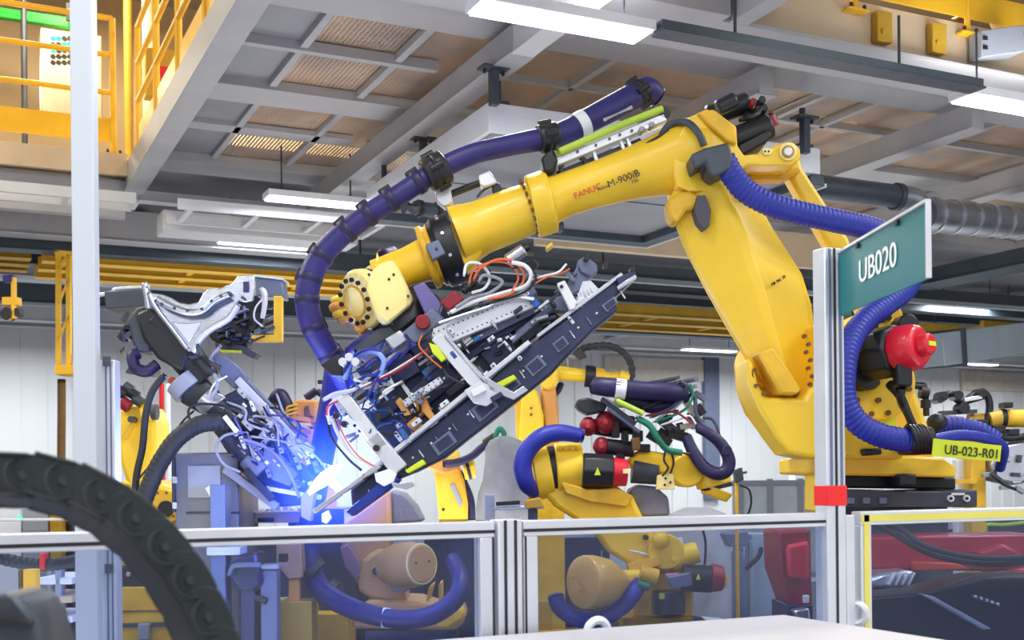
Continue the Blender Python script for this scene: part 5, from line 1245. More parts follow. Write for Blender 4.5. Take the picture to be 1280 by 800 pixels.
# ---------------------------------------------------------------- robot with the tan drum behind the left fence panel (R4)
TAN = mat('tan_casting', (206, 158, 96), .5, 0, .1, 4)
fr = Fr(6.9); t = thing('industrial_robot', 'tan yellow robot with a big round drum, low behind the long left fence panel', 'robot', base_of(fr, 500, .3), GRP)
k = Kit(fr, t)
k.poly('lower_arm', TAN, [(428, 655), (452, 638), (487, 612), (488, 655), (486, 700), (480, 745), (452, 735), (436, 716), (426, 690)], -.05, .2, bevel=.02)
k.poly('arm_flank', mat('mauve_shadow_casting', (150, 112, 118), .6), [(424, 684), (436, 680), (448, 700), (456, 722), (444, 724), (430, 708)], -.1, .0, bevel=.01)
k.poly('shoulder_body', TAN, [(452, 700), (470, 686), (490, 690), (502, 720), (510, 760), (470, 752), (446, 738)], -.14, .15, bevel=.03)
k.disc('bore_rim', YEL2, 470, 714, 7, -.16, -.1); k.disc('dark_bore', SLATE, 470, 714, 5, -.17, -.1)
m = M(); bd = (-RT * .72 - UP * .08 + FW * .68).normalized(); m.lathe(fr(528, 705, -.46), bd, [(0, .02), (.0, .10), (.01, .105), (.012, .118), (.06, .118), (.09, .128), (.2, .124), (.28, .10)], 36)
dr = m.put('shoulder_drum', TAN, t, .004)
m = M(); m.torus(fr(527, 705, -.45), bd, .108, .006, 32, 6); m.put('drum_rim', CREAM, dr)
for x, y in ((520, 704), (536, 702)): k.disc('drum_bolt', BROWN, x, y, 1.5, -.5, -.44, dr, 8, 0)
k.poly('grey_casting', GREYC, [(482, 722), (500, 718), (520, 728), (506, 742), (490, 740)], -.3, -.1, bevel=.02)
k.poly('cooling_fin', YEL2, [(536, 734), (542, 730), (536, 752), (532, 752)], -.3, -.1); k.poly('cooling_fin', YEL2, [(548, 730), (552, 728), (552, 752), (548, 752)], -.3, -.1)
k.poly('turntable', TAN, [(440, 766), (460, 750), (520, 752), (560, 764), (576, 760), (582, 776), (570, 788), (440, 786)], -.2, .3, bevel=.02)
k.post('pedestal', SLATE, 455, 570, 786, -.15, .35)
k.poly('foot_lug', YEL2, [(548, 768), (580, 758), (582, 772), (560, 786), (544, 784)], -.34, -.2, bevel=.02)
k.poly('curved_cover', TARP, [(488, 612), (505, 616), (520, 632), (530, 652), (488, 656)], .05, .25, bevel=.02)

# ---------------------------------------------------------------- leftmost yellow robot (R6)
fr = Fr(9.0); t = thing('industrial_robot', 'yellow robot at left between the white column and the red pole', 'robot', base_of(fr, 180, .3), GRP)
k = Kit(fr, t)
k.poly('lower_arm', YEL, [(148, 512), (160, 506), (188, 508), (194, 530), (194, 560), (184, 590), (186, 612), (160, 612), (150, 580), (146, 540)], -.1, .3, bevel=.03)
k.cyl('side_drum', YEL, (178, 515), (190, 515), 11, t=-.1); k.cyl('drum_cap', GREYD, (190, 515), (197, 515), 10, t=-.1)
for x, y, r, m_ in ((156, 505, 8, DRED), (166, 492, 7, BLK), (172, 500, 7, GREYD), (152, 490, 7, BLK), (160, 484, 6, GREYD)): k.cyl('axis_motor', m_, (x - 4, y - 3), (x + 6, y + 4), r, t=-.15, seg=14)
k.bar('arm_strut', YEL2, (154, 548), (166, 528), 6, .05, -.18); k.disc('strut_bolt', GREYD, 163, 524, 4, -.2, -.1)
k.poly('shoulder', YEL, [(150, 600), (190, 600), (214, 610), (216, 655), (200, 664), (150, 664)], -.1, .35, bevel=.03)
d_ = k.disc('shoulder_ring', YEL2, 202, 634, 22, -.2, .0); k.disc('dark_bore', BLK, 207, 636, 10, -.215, -.1, d_)
for i in range(10): k.disc('ring_bolt', BROWN, 202 + 18 * math.cos(i * .63), 634 + 19 * math.sin(i * .63), 1.6, -.21, -.19, d_, 8, 0)
k.poly('turntable', YEL, [(148, 664), (196, 664), (204, 690), (200, 706), (148, 708)], -.15, .4, bevel=.02)
k.post('dark_base', BLK, 146, 214, 708, -.2, .5, y1=736)
for x in (160, 184): k.disc('base_bolt', SILV, x, 718, 3, -.22, -.19, seg=10)
b_ = k.post('yellow_pedestal', YEL2, 140, 220, 734, -.25, .6)
k.bar('pedestal_seam', BROWN, (142, 764), (219, 763), 1.4, .02, -.262, b_); k.bar('pedestal_band', GREYD, (142, 782), (219, 780), 5, .03, -.27, b_)
k.poly('clamp_block', GREYC, [(172, 780), (186, 780), (186, 800), (172, 800)], -.32, -.25, b_)

# ---------------------------------------------------------------- small robot with layered orange wrist (between the two tools)
fr = Fr(7.6); t = thing('industrial_robot', 'orange-yellow robot wrist with layered discs and a navy hose, above the welding arc', 'robot', base_of(fr, 385, .5), GRP)
k = Kit(fr, t)
k.poly('wrist_head', ORG, [(366, 502), (372, 499), (397, 500), (398, 528), (392, 532), (368, 520)], -.1, .1, bevel=.02)
k.poly('head_recess', BROWN, [(380, 508), (386, 506), (388, 518), (394, 522), (380, 520)], -.112, -.1)
k.cyl('wrist_disc', ORG, (377, 521), (376, 527), 22, t=-.02); k.cyl('dark_gap', BROWN, (376, 527), (376, 529), 20, t=-.02); k.cyl('wrist_disc', YEL2, (376, 529), (376, 534), 21, t=-.02); k.cyl('dark_gap', BLK, (376, 534), (376, 536), 18, t=-.02); k.cyl('wrist_flange', ORG, (376, 536), (375, 541), 18, 15, t=-.02)
for y in (509, 514, 519): k.tube('head_rib', YEL2, [(358, y + 8, -.1), (360, y, -.12), (372, y - 3, -.13)], 1.6, seg=8)
k.tube('navy_hose', NAVYD, [(362, 518, 0), (356, 504, 0), (350, 494, 0), (344, 498, 0), (338, 508, .05)], [9, 9.5, 9, 8, 7], seg=14)
for a_, b_, r in (((382, 498), (396, 488), 5), ((396, 488), (402, 494), 4), ((400, 475), (400, 480), 3)): k.cyl('fitting', NAVYD, a_, b_, r)
k.cyl('fore_arm', ORG, (384, 536), (400, 640), 16, 24, t=.25); k.post('pedestal', SLATE, 360, 430, 636, .1, .7)

# ---------------------------------------------------------------- small yellow robot + covered robot in the middle
fr = Fr(9.2); t = thing('industrial_robot', 'slim yellow robot arm under the gripper frame, left of the grey fabric cover', 'robot', base_of(fr, 570, .2), GRP)
k = Kit(fr, t)
k.poly('lower_arm', YEL2, [(540, 578), (556, 568), (572, 578), (580, 600), (585, 630), (584, 668), (550, 668), (548, 640), (544, 604)], -.08, .12, bevel=.02)
k.poly('arm_window', GREYC, [(562, 606), (568, 604), (578, 628), (574, 634)], -.1, -.07)
k.disc('arm_bolt', BLK, 554, 637, 2, -.1, -.07, seg=8)
k.poly('elbow_casting', ORG, [(528, 576), (548, 566), (572, 572), (574, 588), (556, 594), (536, 586)], -.12, .1, bevel=.02)
k.disc('elbow_drum', YEL, 565, 569, 9, -.14, .0); k.cyl('wrist_disc', YEL, (580, 588), (594, 586), 12, 11, t=-.08); k.cyl('wrist_gap', BLK, (584, 588), (588, 587), 12.5, t=-.08)
k.tube('navy_hose', NAVYD, [(555, 580, -.15), (572, 578, -.18), (590, 570, -.18), (604, 558, -.18), (618, 548, -.16)], 5, seg=12)
k.tube('navy_hose', NAVYD, [(572, 588, .0), (580, 604, .0), (588, 625, .0), (590, 650, .0)], 5, seg=12)
k.tube('green_fitting', GREEN, [(618, 548, -.2), (624, 536, -.2), (630, 542, -.2), (628, 550, -.2)], 3.4)
k.cyl('dark_gland', BLK, (606, 556), (620, 546), 7, t=-.17)
k.post('pedestal', SLATE, 530, 596, 662, -.1, .4)
fr = Fr(8.8); t = thing('covered_machine', 'machine wrapped in a crumpled grey fabric cover left of the curved blue hose', 'covered machine', base_of(fr, 628, .2))
k = Kit(fr, t)
m = M(); R = []
for i, (y, x0, x1) in enumerate(((545, 624, 636), (550, 614, 650), (560, 608, 658), (575, 606, 664), (595, 604, 668), (615, 600, 668), (635, 598, 672), (668, 596, 676))):
    ring = []
    for j in range(28):
        an = 2 * math.pi * j / 28; wob = 1 + .07 * math.sin(j * 2.7 + i * .9) + .05 * math.sin(j * 5.1 - i)
        cx = (x0 + x1) / 2; rx_ = (x1 - x0) / 2 * fr.s * wob; ring.append(fr(cx, y, .1) + RT * rx_ * math.cos(an) + FW * rx_ * .7 * math.sin(an))
    R.append(ring)
m.rings(R); m.put('fabric_cover', TARP, t, angle=80)
k.post('machine_base', GREYD, 606, 664, 664, .0, .3)
fr = Fr(7.2)
tr = thing('support_stand', 'grey steel machine frame with rods below the grey fabric cover', 'machine', base_of(fr, 640, .2)); k = Kit(fr, tr)
k.post('frame_block', GREYC, 606, 618, 618, 0, .1); k.bar('frame_rod', SILV, (612, 636), (680, 634), 4, .04, 0); k.bar('frame_rod', BLK, (620, 630), (650, 628), 5, .05, -.02); k.post('frame_post', GREYD, 660, 672, 634, 0, .1)
k.poly('frame_bracket', OCHRE, [(655, 626), (676, 622), (680, 634), (658, 636)], -.05, .05)

# ---------------------------------------------------------------- far right robot tool
fr = Fr(8.6); t = thing('industrial_robot', 'robot at the right edge with black pipework and gold cylinders, beyond the lime tag', 'robot', base_of(fr, 1250, .3), GRP)
k = Kit(fr, t)
k.tube('black_pipe', BLK, [(1176, 500, 0), (1188, 492, 0), (1200, 502, 0), (1220, 498, 0), (1232, 494, 0)], 4.2)
k.tube('black_pipe', BLK, [(1200, 508, 0), (1214, 496, 0), (1228, 490, 0), (1236, 500, 0), (1236, 520, 0), (1230, 538, 0)], 4.6)
for x, y, r in ((1180, 495, 6), (1199, 494, 6), (1228, 491, 6), (1176, 500, 4), (1206, 510, 7)): k.disc('pipe_joint', BLK, x, y, r, -.08, .05)
k.bar('silver_link', ALU, (1206, 500), (1228, 496), 5, .03, -.08)
k.bar('tool_plate', GREYD, (1178, 516), (1222, 514), 5, .1, -.02); k.bar('tool_plate', OCHRE, (1182, 522), (1206, 524), 6, .08, 0)
k.cyl('gold_cylinder', OCHRE, (1236, 526), (1252, 523), 11, t=0); k.cyl('dark_ring', BLK, (1250, 523), (1256, 523), 12, t=0); k.cyl('gold_cylinder', YEL2, (1256, 523), (1300, 523), 11, t=0)
k.cyl('gold_cylinder', OCHRE, (1210, 526), (1236, 524), 8, t=0.05)
k.tube('black_hose', BLK, [(1228, 536, -.05), (1246, 544, -.06), (1262, 548, -.06), (1290, 544, -.05)], 4.4)
for x, y, w, h in ((1250, 536, 16, 9), (1268, 540, 14, 8), (1226, 530, 12, 12), (1262, 506, 10, 7)): k.poly('connector', BLK, [(x - w / 2, y - h / 2), (x + w / 2, y - h / 2), (x + w / 2, y + h / 2), (x - w / 2, y + h / 2)], -.08, .05)
k.post('lower_arm', YEL2, 1214, 1232, 548, .0, .3); k.post('white_guard', WHITE, 1196, 1214, 574, .15, .25)
k.poly('silver_casting', SILV, [(1250, 556), (1290, 548), (1300, 600), (1270, 606), (1244, 600), (1238, 580)], -.05, .2, bevel=.02)
for q in range(12):
    x, y = rnd.uniform(1240, 1290), rnd.uniform(560, 610); k.bar('linkage', rnd.choice((GREYD, SILV, BLK, GREYC)), (x, y), (x + rnd.uniform(-14, 14), y + rnd.uniform(-10, 10)), rnd.uniform(3, 6), .05, rnd.uniform(-.12, -.05))
k.tube('cable', BLK, [(1254, 576, -.1), (1244, 590, -.1), (1252, 604, -.1), (1270, 612, -.1)], 2)
k.bar('warm_block', YEL2, (1196, 602), (1222, 602), 6, .1, -.05)

# ---------------------------------------------------------------- low machinery seen through the fence
fr = Fr(7.4)
t = thing('machine_bed', 'long ochre steel machine bed low behind the left fence panel', 'machine bed', base_of(fr, 420, .3)); k = Kit(fr, t)
k.post('bed_beam', YEL2, 284, 434, 768, .1, .5); k.post('upper_beam', OCHRE, 284, 400, 750, .3, .5, y1=765); k.post('dark_gap', SLATE, 284, 420, 764, .35, .48, y1=776)
k.disc('black_motor', BLK, 379, 782, 12, -.05, .1); k.disc('motor_hub', GREYD, 379, 774, 6, -.03, .1)
fr = Fr(6.4); t = thing('square_post', 'grey square steel post standing behind the left fence panel, right of the white bracket', 'post', base_of(fr, 336, -.2)); k = Kit(fr, t)
k.post('post_tube', GREYB, 325, 346, 712, -.25, -.15); k.post('top_plate', GREYC, 320, 348, 706, -.27, -.13, y1=712); k.cyl('side_knob', BLK, (318, 746), (334, 752), 4, t=-.26)
t = thing('tan_fixture', 'tan metal fixture block on a thin stem, left of the deep blue hose', 'fixture', base_of(fr, 365, .0)); k = Kit(fr, t)
k.poly('fixture_block', mat('tan_block', (176, 140, 110), .5), [(345, 680), (376, 680), (378, 722), (360, 724), (345, 706)], 0, .12); k.poly('block_window', BLK, [(348, 692), (360, 692), (360, 702), (348, 702)], -.01, .02)
k.post('stem', ORG, 360, 374, 722, .02, .08, y1=756); k.post('stem_foot', OCHRE, 348, 390, 752, .0, .2)
t = thing('dark_weld_gun', 'dark blue-black weld gun body behind the fence rail at left', 'weld gun', base_of(fr, 305, .3)); k = Kit(fr, t)
k.poly('gun_body', SLATE, [(286, 700), (322, 690), (328, 730), (318, 740), (296, 738), (284, 720)], -.3, -.1, bevel=.02); k.tube('gun_pipe', GREYB, [(286, 720, -.35), (292, 708, -.35), (310, 706, -.35), (326, 706, -.35)], 3); k.post('gun_stand', SLATE, 300, 318, 736, -.28, -.12)
for x0, x1, y0, d, m_, nm, lab in ((556, 612, 668, 8.0, SLATE, 'backing_cabinet', 'dark slate backing cabinet seen through the right end of the left fence panel'), (648, 762, 672, 12, mat('navy_cabinet', (30, 36, 72), .45), 'backing_cabinet', 'wide navy backing cabinet behind the gold drum in the middle fence panel'), (880, 940, 668, 10.4, GREYB, 'steel_cabinet', 'blue-grey cabinet right of the low red motor cap'), (936, 1000, 668, 10.8, mat('pale_steel_cabinet', (150, 168, 186), .4), 'steel_cabinet', 'pale grey-blue cabinet left of the red machine block'), (290, 440, 676, 9.6, mat('navy_screen', (40, 48, 92), .5), 'backing_cabinet', 'navy backing screen far behind the grey square post'), (445, 552, 690, 9.8, SLATE, 'backing_cabinet', 'slate backing cabinet behind the tan drum robot')):  # dark cabinets added as backing so the view behind the panes stays dark
    fr = Fr(d); t = thing(nm, lab, 'cabinet', base_of(fr, (x0 + x1) / 2, .2)); k = Kit(fr, t)
    k.post('cabinet_body', m_, x0, x1, y0, 0, .5, bevel=.01)
    k.post('cabinet_door', m_, x0 + 3, x1 - 3, y0 + 3, -.012, 0, bevel=.004, y1=800)
    k.bar('door_handle', SILV, (x1 - 10, y0 + 16), (x1 - 10, y0 + 30), 2, .03, -.04)
fr = Fr(9.8); t = thing('equipment_rack', 'jumbled low rack of pale boxes at far left behind the black chain', 'rack', base_of(fr, 45, .2)); k = Kit(fr, t)
for x0, x1, y0, m_, n_ in ((-10, 26, 632, WHITE, 'white_box'), (28, 60, 636, GREYC, 'grey_box'), (62, 76, 634, OCHRE, 'ochre_upright'), (78, 90, 640, BLK, 'black_upright')): k.post(n_, m_, x0, x1, y0, rnd.uniform(0, .2), .4)
k.post('rack_shelf', WHITE, -10, 92, 648, -.05, .0, y1=652)
k.disc('status_lamp', GLED, 24, 646, 2, -.08, -.05)
fr = Fr(5.2); t = thing('yellow_stanchion', 'short yellow stanchion with a dark side, low at far left through the fence', 'stanchion', base_of(fr, 38, .1)); k = Kit(fr, t)
k.post('post_body', RAILY, 28, 44, 712, 0, .06); k.post('dark_side', BROWN, 22, 28, 712, .01, .06)
k.bar('base_clamp', GREYD, (22, 790), (48, 790), 10, .1, -.02)
fr = Fr(5.6); t = thing('cable_bundle', 'sagging black ribbed cable bundle with a red clip at far left, under the fence rail', 'cables', P(40, 700, 5.6)); k = Kit(fr, t)
k.tube('bundle', BLKR, [(-30, 688, 0), (10, 700, 0), (50, 706, 0), (90, 702, 0), (130, 690, 0), (150, 680, .1)], 8, rib=.05, pitch=.03); k.bar('red_clip', TAPE, (52, 692), (52, 712), 6, .06, -.04)
fr = Fr(6.0); t = thing('parts_trolley', 'grey trolley with wires and pale trays low at far left', 'trolley', base_of(fr, 65, .2)); k = Kit(fr, t)
k.post('trolley_post', GREYC, 68, 76, 708, 0, .06); k.post('trolley_post', GREYC, 58, 64, 708, .3, .36)
for y, m_ in ((722, WHITE), (745, BEIGE), (770, WHITE)): k.post('tray', m_, 46, 90, y, .0, .4, y1=y + 9)
k.tube('wire', LIME, [(46, 742, -.02), (58, 744, -.02), (64, 760, -.02), (66, 790, -.02)], 1)

# red machinery at right
fr = Fr(6.6); t = thing('red_machine_block', 'dark red machine block at the right end of the middle fence panel', 'machine', base_of(fr, 995, .2)); k = Kit(fr, t)
k.poly('red_body', DRED, [(972, 664), (1014, 660), (1016, 758), (990, 760), (974, 715)], -.0, .4, bevel=.02); k.poly('red_cover', RED, [(984, 682), (1012, 676), (1012, 726), (986, 722)], -.06, .0, bevel=.02)
k.post('block_stand', SLATE, 984, 1016, 756, .0, .4); k.poly('silver_foot', SILV, [(992, 764), (1012, 760), (1014, 778), (1000, 780)], -.1, .0, bevel=.01); k.poly('white_tag', WHITE, [(1004, 744), (1012, 744), (1012, 754), (1004, 754)], -.07, -.05)
fr = Fr(4.95); t = thing('red_machine_beam', 'long crimson machine beam behind the yellow-striped fence panel', 'machine', base_of(fr, 1180, .3)); k = Kit(fr, t)
CR = mat('crimson_paint', (176, 28, 48), .4, 0, .1, 5, coat=.2)
k.poly('beam_body', CR, [(1072, 672), (1160, 670), (1300, 668), (1300, 716), (1210, 714), (1140, 713), (1072, 713)], .0, .3, bevel=.012); k.poly('orange_step', mat('vermilion', (206, 70, 40), .5), [(1140, 702), (1196, 704), (1214, 712), (1142, 714)], -.03, .0)
k.poly('end_block', CR, [(1252, 712), (1300, 708), (1300, 744), (1262, 740)], -.05, .2, bevel=.02); k.poly('silver_bulge', CR, [(1222, 690), (1256, 680), (1280, 692), (1282, 700), (1226, 700)], -.08, .0, bevel=.02)
k.post('beam_leg', SLATE, 1090, 1110, 712, .05, .25); k.post('beam_leg', SLATE, 1250, 1276, 740, .05, .2)
fr = Fr(4.8); t = thing('hose_pair', 'pair of black hoses sagging in front of the crimson machine beam', 'hoses', P(1200, 690, 4.7)); k = Kit(fr, t)
k.tube('black_hose', BLKR, [(1094, 654, -.1), (1120, 668, -.15), (1150, 686, -.2), (1185, 698, -.2), (1240, 704, -.2), (1310, 700, -.2)], 4.4); k.tube('black_hose', BLKR, [(1106, 650, -.1), (1128, 662, -.2), (1152, 680, -.25), (1190, 692, -.25), (1240, 698, -.25), (1310, 695, -.2)], 3.4)
fr = Fr(4.7); t = thing('silver_casting', 'ridged silver casting lying under the crimson beam behind the right fence panel', 'casting', base_of(fr, 1115, .2)); k = Kit(fr, t)
k.poly('casting_body', SILV, [(1086, 724), (1104, 716), (1146, 714), (1140, 730), (1118, 736), (1088, 734)], .0, .2, bevel=.015)
for i in range(4): k.bar('casting_rib', ALU, (1112 + i * 8, 732), (1120 + i * 8, 716), 3, .03, -.03)
k.post('casting_stand', SLATE, 1092, 1136, 732, .04, .18)
t = thing('dark_conveyor', 'dark sloping conveyor bed low behind the right fence panel', 'conveyor', base_of(fr, 1190, .4)); k = Kit(Fr(4.4), t)
k.poly('conveyor_deck', mat('conveyor_dark', (26, 32, 34), .4, .3, .2), [(1070, 748), (1150, 742), (1230, 722), (1300, 720), (1300, 820), (1070, 820)], .0, .25, bevel=.01); k.poly('deck_edge', GREYC, [(1150, 742), (1168, 746), (1240, 786), (1230, 788)], -.04, .0); k.post('conveyor_stand', BLK, 1100, 1280, 800, .05, .22)
for i in range(5): k.disc('roller_end', SILV, 1220 + i * 7, 746 + i * 2.4, 2.2, -.04, .0, seg=10)
fr = Fr(10.2); t = thing('control_desk', 'dark control desk with white dials above the crimson beam at right', 'control desk', base_of(fr, 1180, .2)); k = Kit(fr, t)
k.post('desk_body', mat('dark_teal_desk', (60, 72, 80), .5), 1075, 1300, 640, .2, .7)
for x in (1192, 1210): k.poly('dial_plate', GREYC, [(x - 7, 650), (x + 6, 650), (x + 6, 662), (x - 7, 662)], .17, .2)
k.tube('lime_pipe', LGREEN, [(1232, 664, .1), (1234, 656, .1), (1256, 656, .1), (1290, 652, .1)], 2.6)
# thing behind the low robot: pale tank and black hose right of the wrist
fr = Fr(8.8); t = thing('pale_tank', 'pale grey round tank behind the fence right of the red-motor robot', 'tank', base_of(fr, 870, .4)); k = Kit(fr, t)
m = M(); q = base_of(fr, 872, .5); m.lathe(q, UP, [(0, .27), (1.1, .27), (1.22, .22), (1.27, .1)], 32); m.put('tank_shell', mat('tank_grey', (176, 178, 186), .4), t)
k.tube('black_pipe', BLK, [(878, 660, .1), (882, 680, .1), (880, 710, .1), (872, 730, .1)], 1.6); k.cyl('white_cap', WHITE, (850, 684), (850, 672), 5, 3, t=-.1)
fr = Fr(8.2); t = thing('gauge_stand', 'thin yellow stand with a black cable loop right of the round robot wrist', 'stand', base_of(fr, 922, .1)); k = Kit(fr, t)
k.post('stand_pole', YEL2, 919, 923, 600, 0, .03); k.poly('stand_head', GREYD, [(918, 588), (928, 584), (930, 600), (920, 604)], -.03, .05); k.tube('cable_loop', BLK, [(924, 606, 0), (936, 612, 0), (939, 628, 0), (934, 644, 0), (924, 648, 0)], 1.4); k.bar('stand_bar', GREYD, (918, 594), (934, 590), 3, .03, 0)
fr = Fr(8.6); t = thing('blue_stand', 'blue-grey machine stand with a curved black cable behind the middle fence panel', 'machine stand', base_of(fr, 925, .2)); k = Kit(fr, t)
k.post('stand_column', GREYB, 918, 930, 690, 0, .12); k.post('side_column', GREYC, 936, 942, 676, .1, .16); k.poly('stand_top', GREYB, [(905, 668), (935, 664), (938, 680), (912, 684)], 0, .2); k.tube('black_cable', BLK, [(952, 684, 0), (948, 696, 0), (938, 706, 0), (932, 712, 0)], 3)
k.poly('foot_plate', WHITE, [(880, 776), (910, 778), (908, 782), (878, 780)], -.2, .1)
fr = Fr(8.4); t = thing('foot_rail', 'ochre floor beam under the red-motor robot behind the middle fence panel', 'beam', base_of(fr, 700, .4)); k = Kit(fr, t)
k.post('rail_body', OCHRE, 652, 690, 752, .3, .5); k.post('rail_body', YEL2, 652, 780, 790, .2, .4)
# black tripod blocks under the main slab already part of robot; brown tool stand under gripper
fr = Fr(6.6); t = thing('fixture_table', 'low beige fixture table below the welding fixture, above the fence rail', 'table', base_of(fr, 340, .3)); k = Kit(fr, t)
k.post('table_top', BEIGE, 306, 378, 640, .2, .6, y1=654); k.post('table_leg', GREYD, 308, 316, 654, .25, .32); k.post('table_leg', GREYD, 360, 370, 654, .25, .32)
k.bar('front_slot', SLATE, (322, 650), (342, 650), 5, .02, .185); k.bar('front_edge', ALU, (296, 641), (376, 639), 2.4, .03, .18)
for i in range(9): x = 296 + i * 8; k.poly('small_clamp', rnd.choice((SILV, GREYD, BLK, ALU)), [(x, 640), (x + 5, 640 - rnd.uniform(2, 16)), (x + 9, 638), (x + 8, 641)], .3, .4)
# ================================================================== SAFETY FENCE (runs along the hall's cross direction, Y = const)
YF = 3.025
def fx(px, y=YF):
    r = ray(px, 640); return r.x * (y / r.y)
ZT = 1.385
def prof(m, a, b, w=.045):
    return m.beam(a, b, w, w)
def panel(px0, px1, label, strip=False, z0=.12, glass_in=.0):
    x0, x1 = fx(px0), fx(px1); W_ = .045
    t = thing('safety_fence', label, 'fence', ((x0 + x1) / 2, YF, 0), 'framed clear machine guard panels')
    A = ALU if not strip else GREYC
    for nm, z in (('top_rail', ZT - W_ / 2), ('bottom_rail', z0)):
        M().box((x0, YF - W_ / 2, z - W_ / 2), (x1, YF + W_ / 2, z + W_ / 2)).put(nm, ALU, t, .003)
        if strip: M().box((x0, YF - W_ / 2 - .003, z - .011), (x1, YF - W_ / 2, z + .011)).put('yellow_insert', YSTRIP, t)
    if not strip:
        M().box((x0 + .0, YF - W_ / 2 - .002, ZT - .033), (x1, YF - W_ / 2 + .001, ZT - .024)).put('rail_slot', BLK, t)
    for i, x in enumerate((x0 + W_ / 2, x1 - W_ / 2)):
        M().box((x - W_ / 2, YF - W_ / 2, .02), (x + W_ / 2, YF + W_ / 2, ZT - W_)).put('stile', ALU, t, .003)
        if strip: M().box((x - .011, YF - W_ / 2 - .003, .1), (x + .011, YF - W_ / 2, ZT - .01)).put('yellow_insert', YSTRIP, t)
        else: M().box((x + (.014 if i else -.02), YF - W_ / 2 - .002, .1), (x + (.020 if i else -.014), YF - W_ / 2 + .001, ZT - W_)).put('rail_slot', BLK, t)
    M().box((x0 + W_, YF - .004, z0 + .02), (x1 - W_, YF + .004, ZT - W_)).put('clear_pane', GLASS, t)
    return t
panel(-420, 614, 'long clear fence panel with white aluminium rail across the left half, behind the black chain')
panel(650, 1042, 'clear fence panel in the middle, between the double post and the teal sign post')
panel(1070, 1620, 'clear fence panel at right with yellow strips set in its frame', True)
def post(x, w, z1, name, label, slots=2, dy=0, mm=ALU):
    t = thing(name, label, 'post', (x, YF + dy, 0))
    M().box((x - w / 2, YF + dy - .03, 0), (x + w / 2, YF + dy + .03, z1)).put('post_profile', mm, t, .004)
    for k in range(slots):
        xx = x + (k - (slots - 1) / 2) * w * .42
        M().box((xx - .004, YF + dy - .033, .05), (xx + .004, YF + dy - .029, z1 - .002)).put('profile_slot', BLK, t)
    M().box((x - w / 2 - .04, YF + dy - .06, 0), (x + w / 2 + .04, YF + dy + .06, .012)).put('foot_plate', GREYD, t, .002)
    return t
post(fx(632), .075, ZT + .004, 'fence_post', 'wide slotted aluminium post between the left and middle fence panels')
# tall post that carries the sign
xs = fx(1038)
sp = post(xs, .078, 2.24, 'sign_post', 'tall slotted aluminium post with a red band, carrying the teal sign', 1)
for dx in (-.02, .022): M().box((xs + dx - .004, YF - .034, 1.42), (xs + dx + .004, YF - .0295, 2.235)).put('profile_groove', GREYB, sp)
zb = P(1035, 632, xs * FW.x + YF * FW.y).z; zt = P(1035, 607, xs * FW.x + YF * FW.y).z
M().box((xs - .04, YF - .035, zb), (xs + .04, YF + .033, zt)).put('red_band', TAPE, sp, .002)
M().box((xs + .04, YF - .03, 1.0), (xs + .075, YF + .03, ZT - .01)).put('side_profile', ALU, sp, .003)
# teal sign : plate turned towards the camera direction
dS = (fx(1048) + 0) * FW.x + YF * FW.y
a0 = P(1048, 314, dS - .06); a1 = P(1048, 391, dS - .06)
b0 = P(1160, 256, dS * .80); b1 = P(1160, 352, dS * .80)
zt_, zb_ = (a0.z + b0.z) / 2, (a1.z + b1.z) / 2
A0 = Vector((a0.x, a0.y, zt_)); B0 = Vector((b0.x, b0.y, zt_)); A1 = Vector((a0.x, a0.y, zb_)); B1 = Vector((b0.x, b0.y, zb_))
sg = thing('area_sign', 'teal rectangular sign lettered UB020 in white, mounted on the tall post', 'sign', A1.lerp(B1, .5))
nrm = (B0 - A0).cross(UP).normalized()
if nrm.dot(FW) > 0: nrm = -nrm
M().prism([A0, B0, B1, A1], -nrm * .008).put('sign_plate', TEAL, sg, .001)
xd = (B0 - A0).normalized()
M().beam(A0 + UP * .003, B0 + UP * .003, .016, .008).put('top_edge_strip', ALU, sg)
M().beam(B0, B1, .014, .006).put('end_edge_strip', ALU, sg)
M().beam(A0 + xd * .01 - nrm * .02, A1 + xd * .01 - nrm * .02, .03, .02).put('mounting_strip', GREEN, sg)
L_ = (B0 - A0).length; H_ = zt_ - zb_
text('UB020', 'white_lettering', WTXT, sg, A1 + xd * L_ * .27 + UP * H_ * .36 + nrm * .003, xd, UP, H_ * .50, ext=.001, squeeze=1.12)
for k in (.25, .7): M().beam(A0.lerp(B0, k) - UP * .012 + nrm * .004, A0.lerp(B0, k + .03) - UP * .012 + nrm * .004, .01, .012).put('screw_clip', BLK, sg)

# white cabinet top in front of the fence
c0 = P(1075, 783, 3.35); zc = c0.z
tb = thing('white_cabinet', 'white topped low cabinet in the bottom right foreground, in front of the fence', 'cabinet', (c0.x - .4, c0.y - .8, 0))
M().box((c0.x - 1.6, 1.2, zc - .03), (c0.x, YF - .08, zc)).put('cabinet_top', TOPW, tb, .006)
M().box((c0.x - 1.57, 1.23, 0), (c0.x - .03, YF - .1, zc - .03)).put('cabinet_body', GREYC, tb, .006)
# rings hung on the fence
for px, py, R_, r_, lab in ((747, 790, .034, .013, 'thick white ring hanging low on the middle fence panel'),):
    q = P(px, py, fx(px) * FW.x + (YF - .05) * FW.y); tag(M().torus(q, Vector((0, 1, 0)), R_, r_).put('cable_ring', WHITE, None), lab, 'ring')
q = P(1071, 767, fx(1071) * FW.x + (YF - .04) * FW.y)
tag(M().torus(q, Vector((.9, .45, 0)), .032, .012).put('cable_ring', ALU, None), 'oval silver ring at the foot of the yellow-striped fence frame', 'ring')

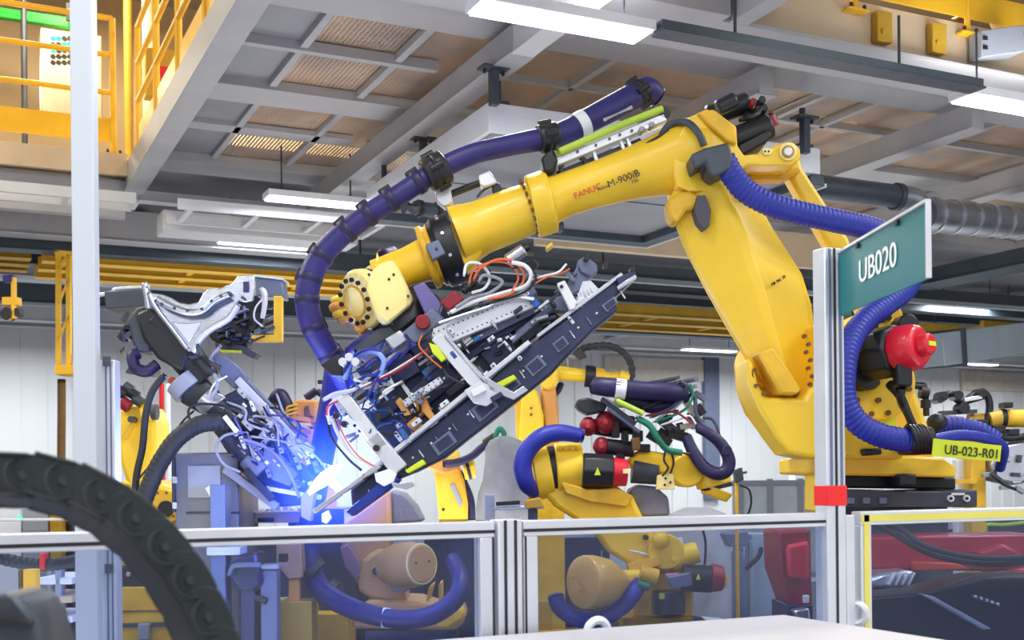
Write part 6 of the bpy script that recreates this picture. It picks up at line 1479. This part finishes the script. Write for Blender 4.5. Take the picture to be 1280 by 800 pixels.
# ================================================================== black cable chain in the foreground
ch = thing('cable_chain', 'out-of-focus black cable carrier chain arching across the lower left foreground', 'cable chain', P(150, 700, 1.75))
path = [P(x, y, d) for x, y, d in ((-60, 598, 1.75), (-10, 603, 1.75), (40, 605, 1.75), (90, 618, 1.75), (140, 645, 1.75), (185, 685, 1.75), (222, 735, 1.75), (248, 790, 1.75), (268, 850, 1.75), (280, 920, 1.75), (284, 1000, 1.75))]
pth = resample(catmull(path, 10), .058); S_ = 1.75 / FPX; DV = (FW - RT * .8 - UP * .3).normalized()
for i in range(len(pth) - 1):
    a, b = pth[i], pth[i + 1]; d = (b - a).normalized(); nrm = d.cross(FW).normalized(); mid = (a + b) / 2; w_ = 27 * S_; h = (b - a).length
    for side, tt in (('link_plate', -.05), ('link_plate', .02)):
        m = M(); pts = []
        for k in range(20):
            an = 2 * math.pi * k / 20; x = math.cos(an); y = math.sin(an)
            pts.append(mid + d * (x * h * .78) + nrm * max(-1, min(1, y * 1.18)) * w_)
        m.prism([p + DV * (tt - i * .0006) for p in pts], DV * .008); m.put(side, CHAIN, ch, .002)
    M().beam(a + nrm * w_ * .9 - DV * .015, b + nrm * w_ * .9 - DV * .015, .004, .07, DV).put('crossbar', BLKR, ch)
    M().beam(a - nrm * w_ * .9 - DV * .015, b - nrm * w_ * .9 - DV * .015, .004, .07, DV).put('crossbar', BLKR, ch)
    M().cyl(mid - DV * (.053 + i * .0006), mid + DV * .03, .007, seg=14).put('hinge_pin', CHAIN, ch)
    M().torus(mid - DV * (.051 + i * .0006), DV, w_ * .8, .0022, 24, 6).put('link_rim', BLKR, ch)
    M().tube([a, mid, b], .012, seg=8).put('inner_cable', BLK, ch) if i % 2 == 0 else None
m = M(); F2 = Fr(1.6); F2.prism(m, [(-40, 760), (0, 742), (26, 748), (44, 772), (70, 860), (-40, 860)], 0, .12)
ck = thing('dark_housing', 'blurred dark rounded machine housing in the bottom left corner', 'machine housing', F2(10, 900, .06))
m.put('housing_shell', GREYD, ck, .02)
m = M(); F2.bar(m, (-20, 775), (36, 780), 5, .02, -.02); m.put('housing_seam', BLK, ck)
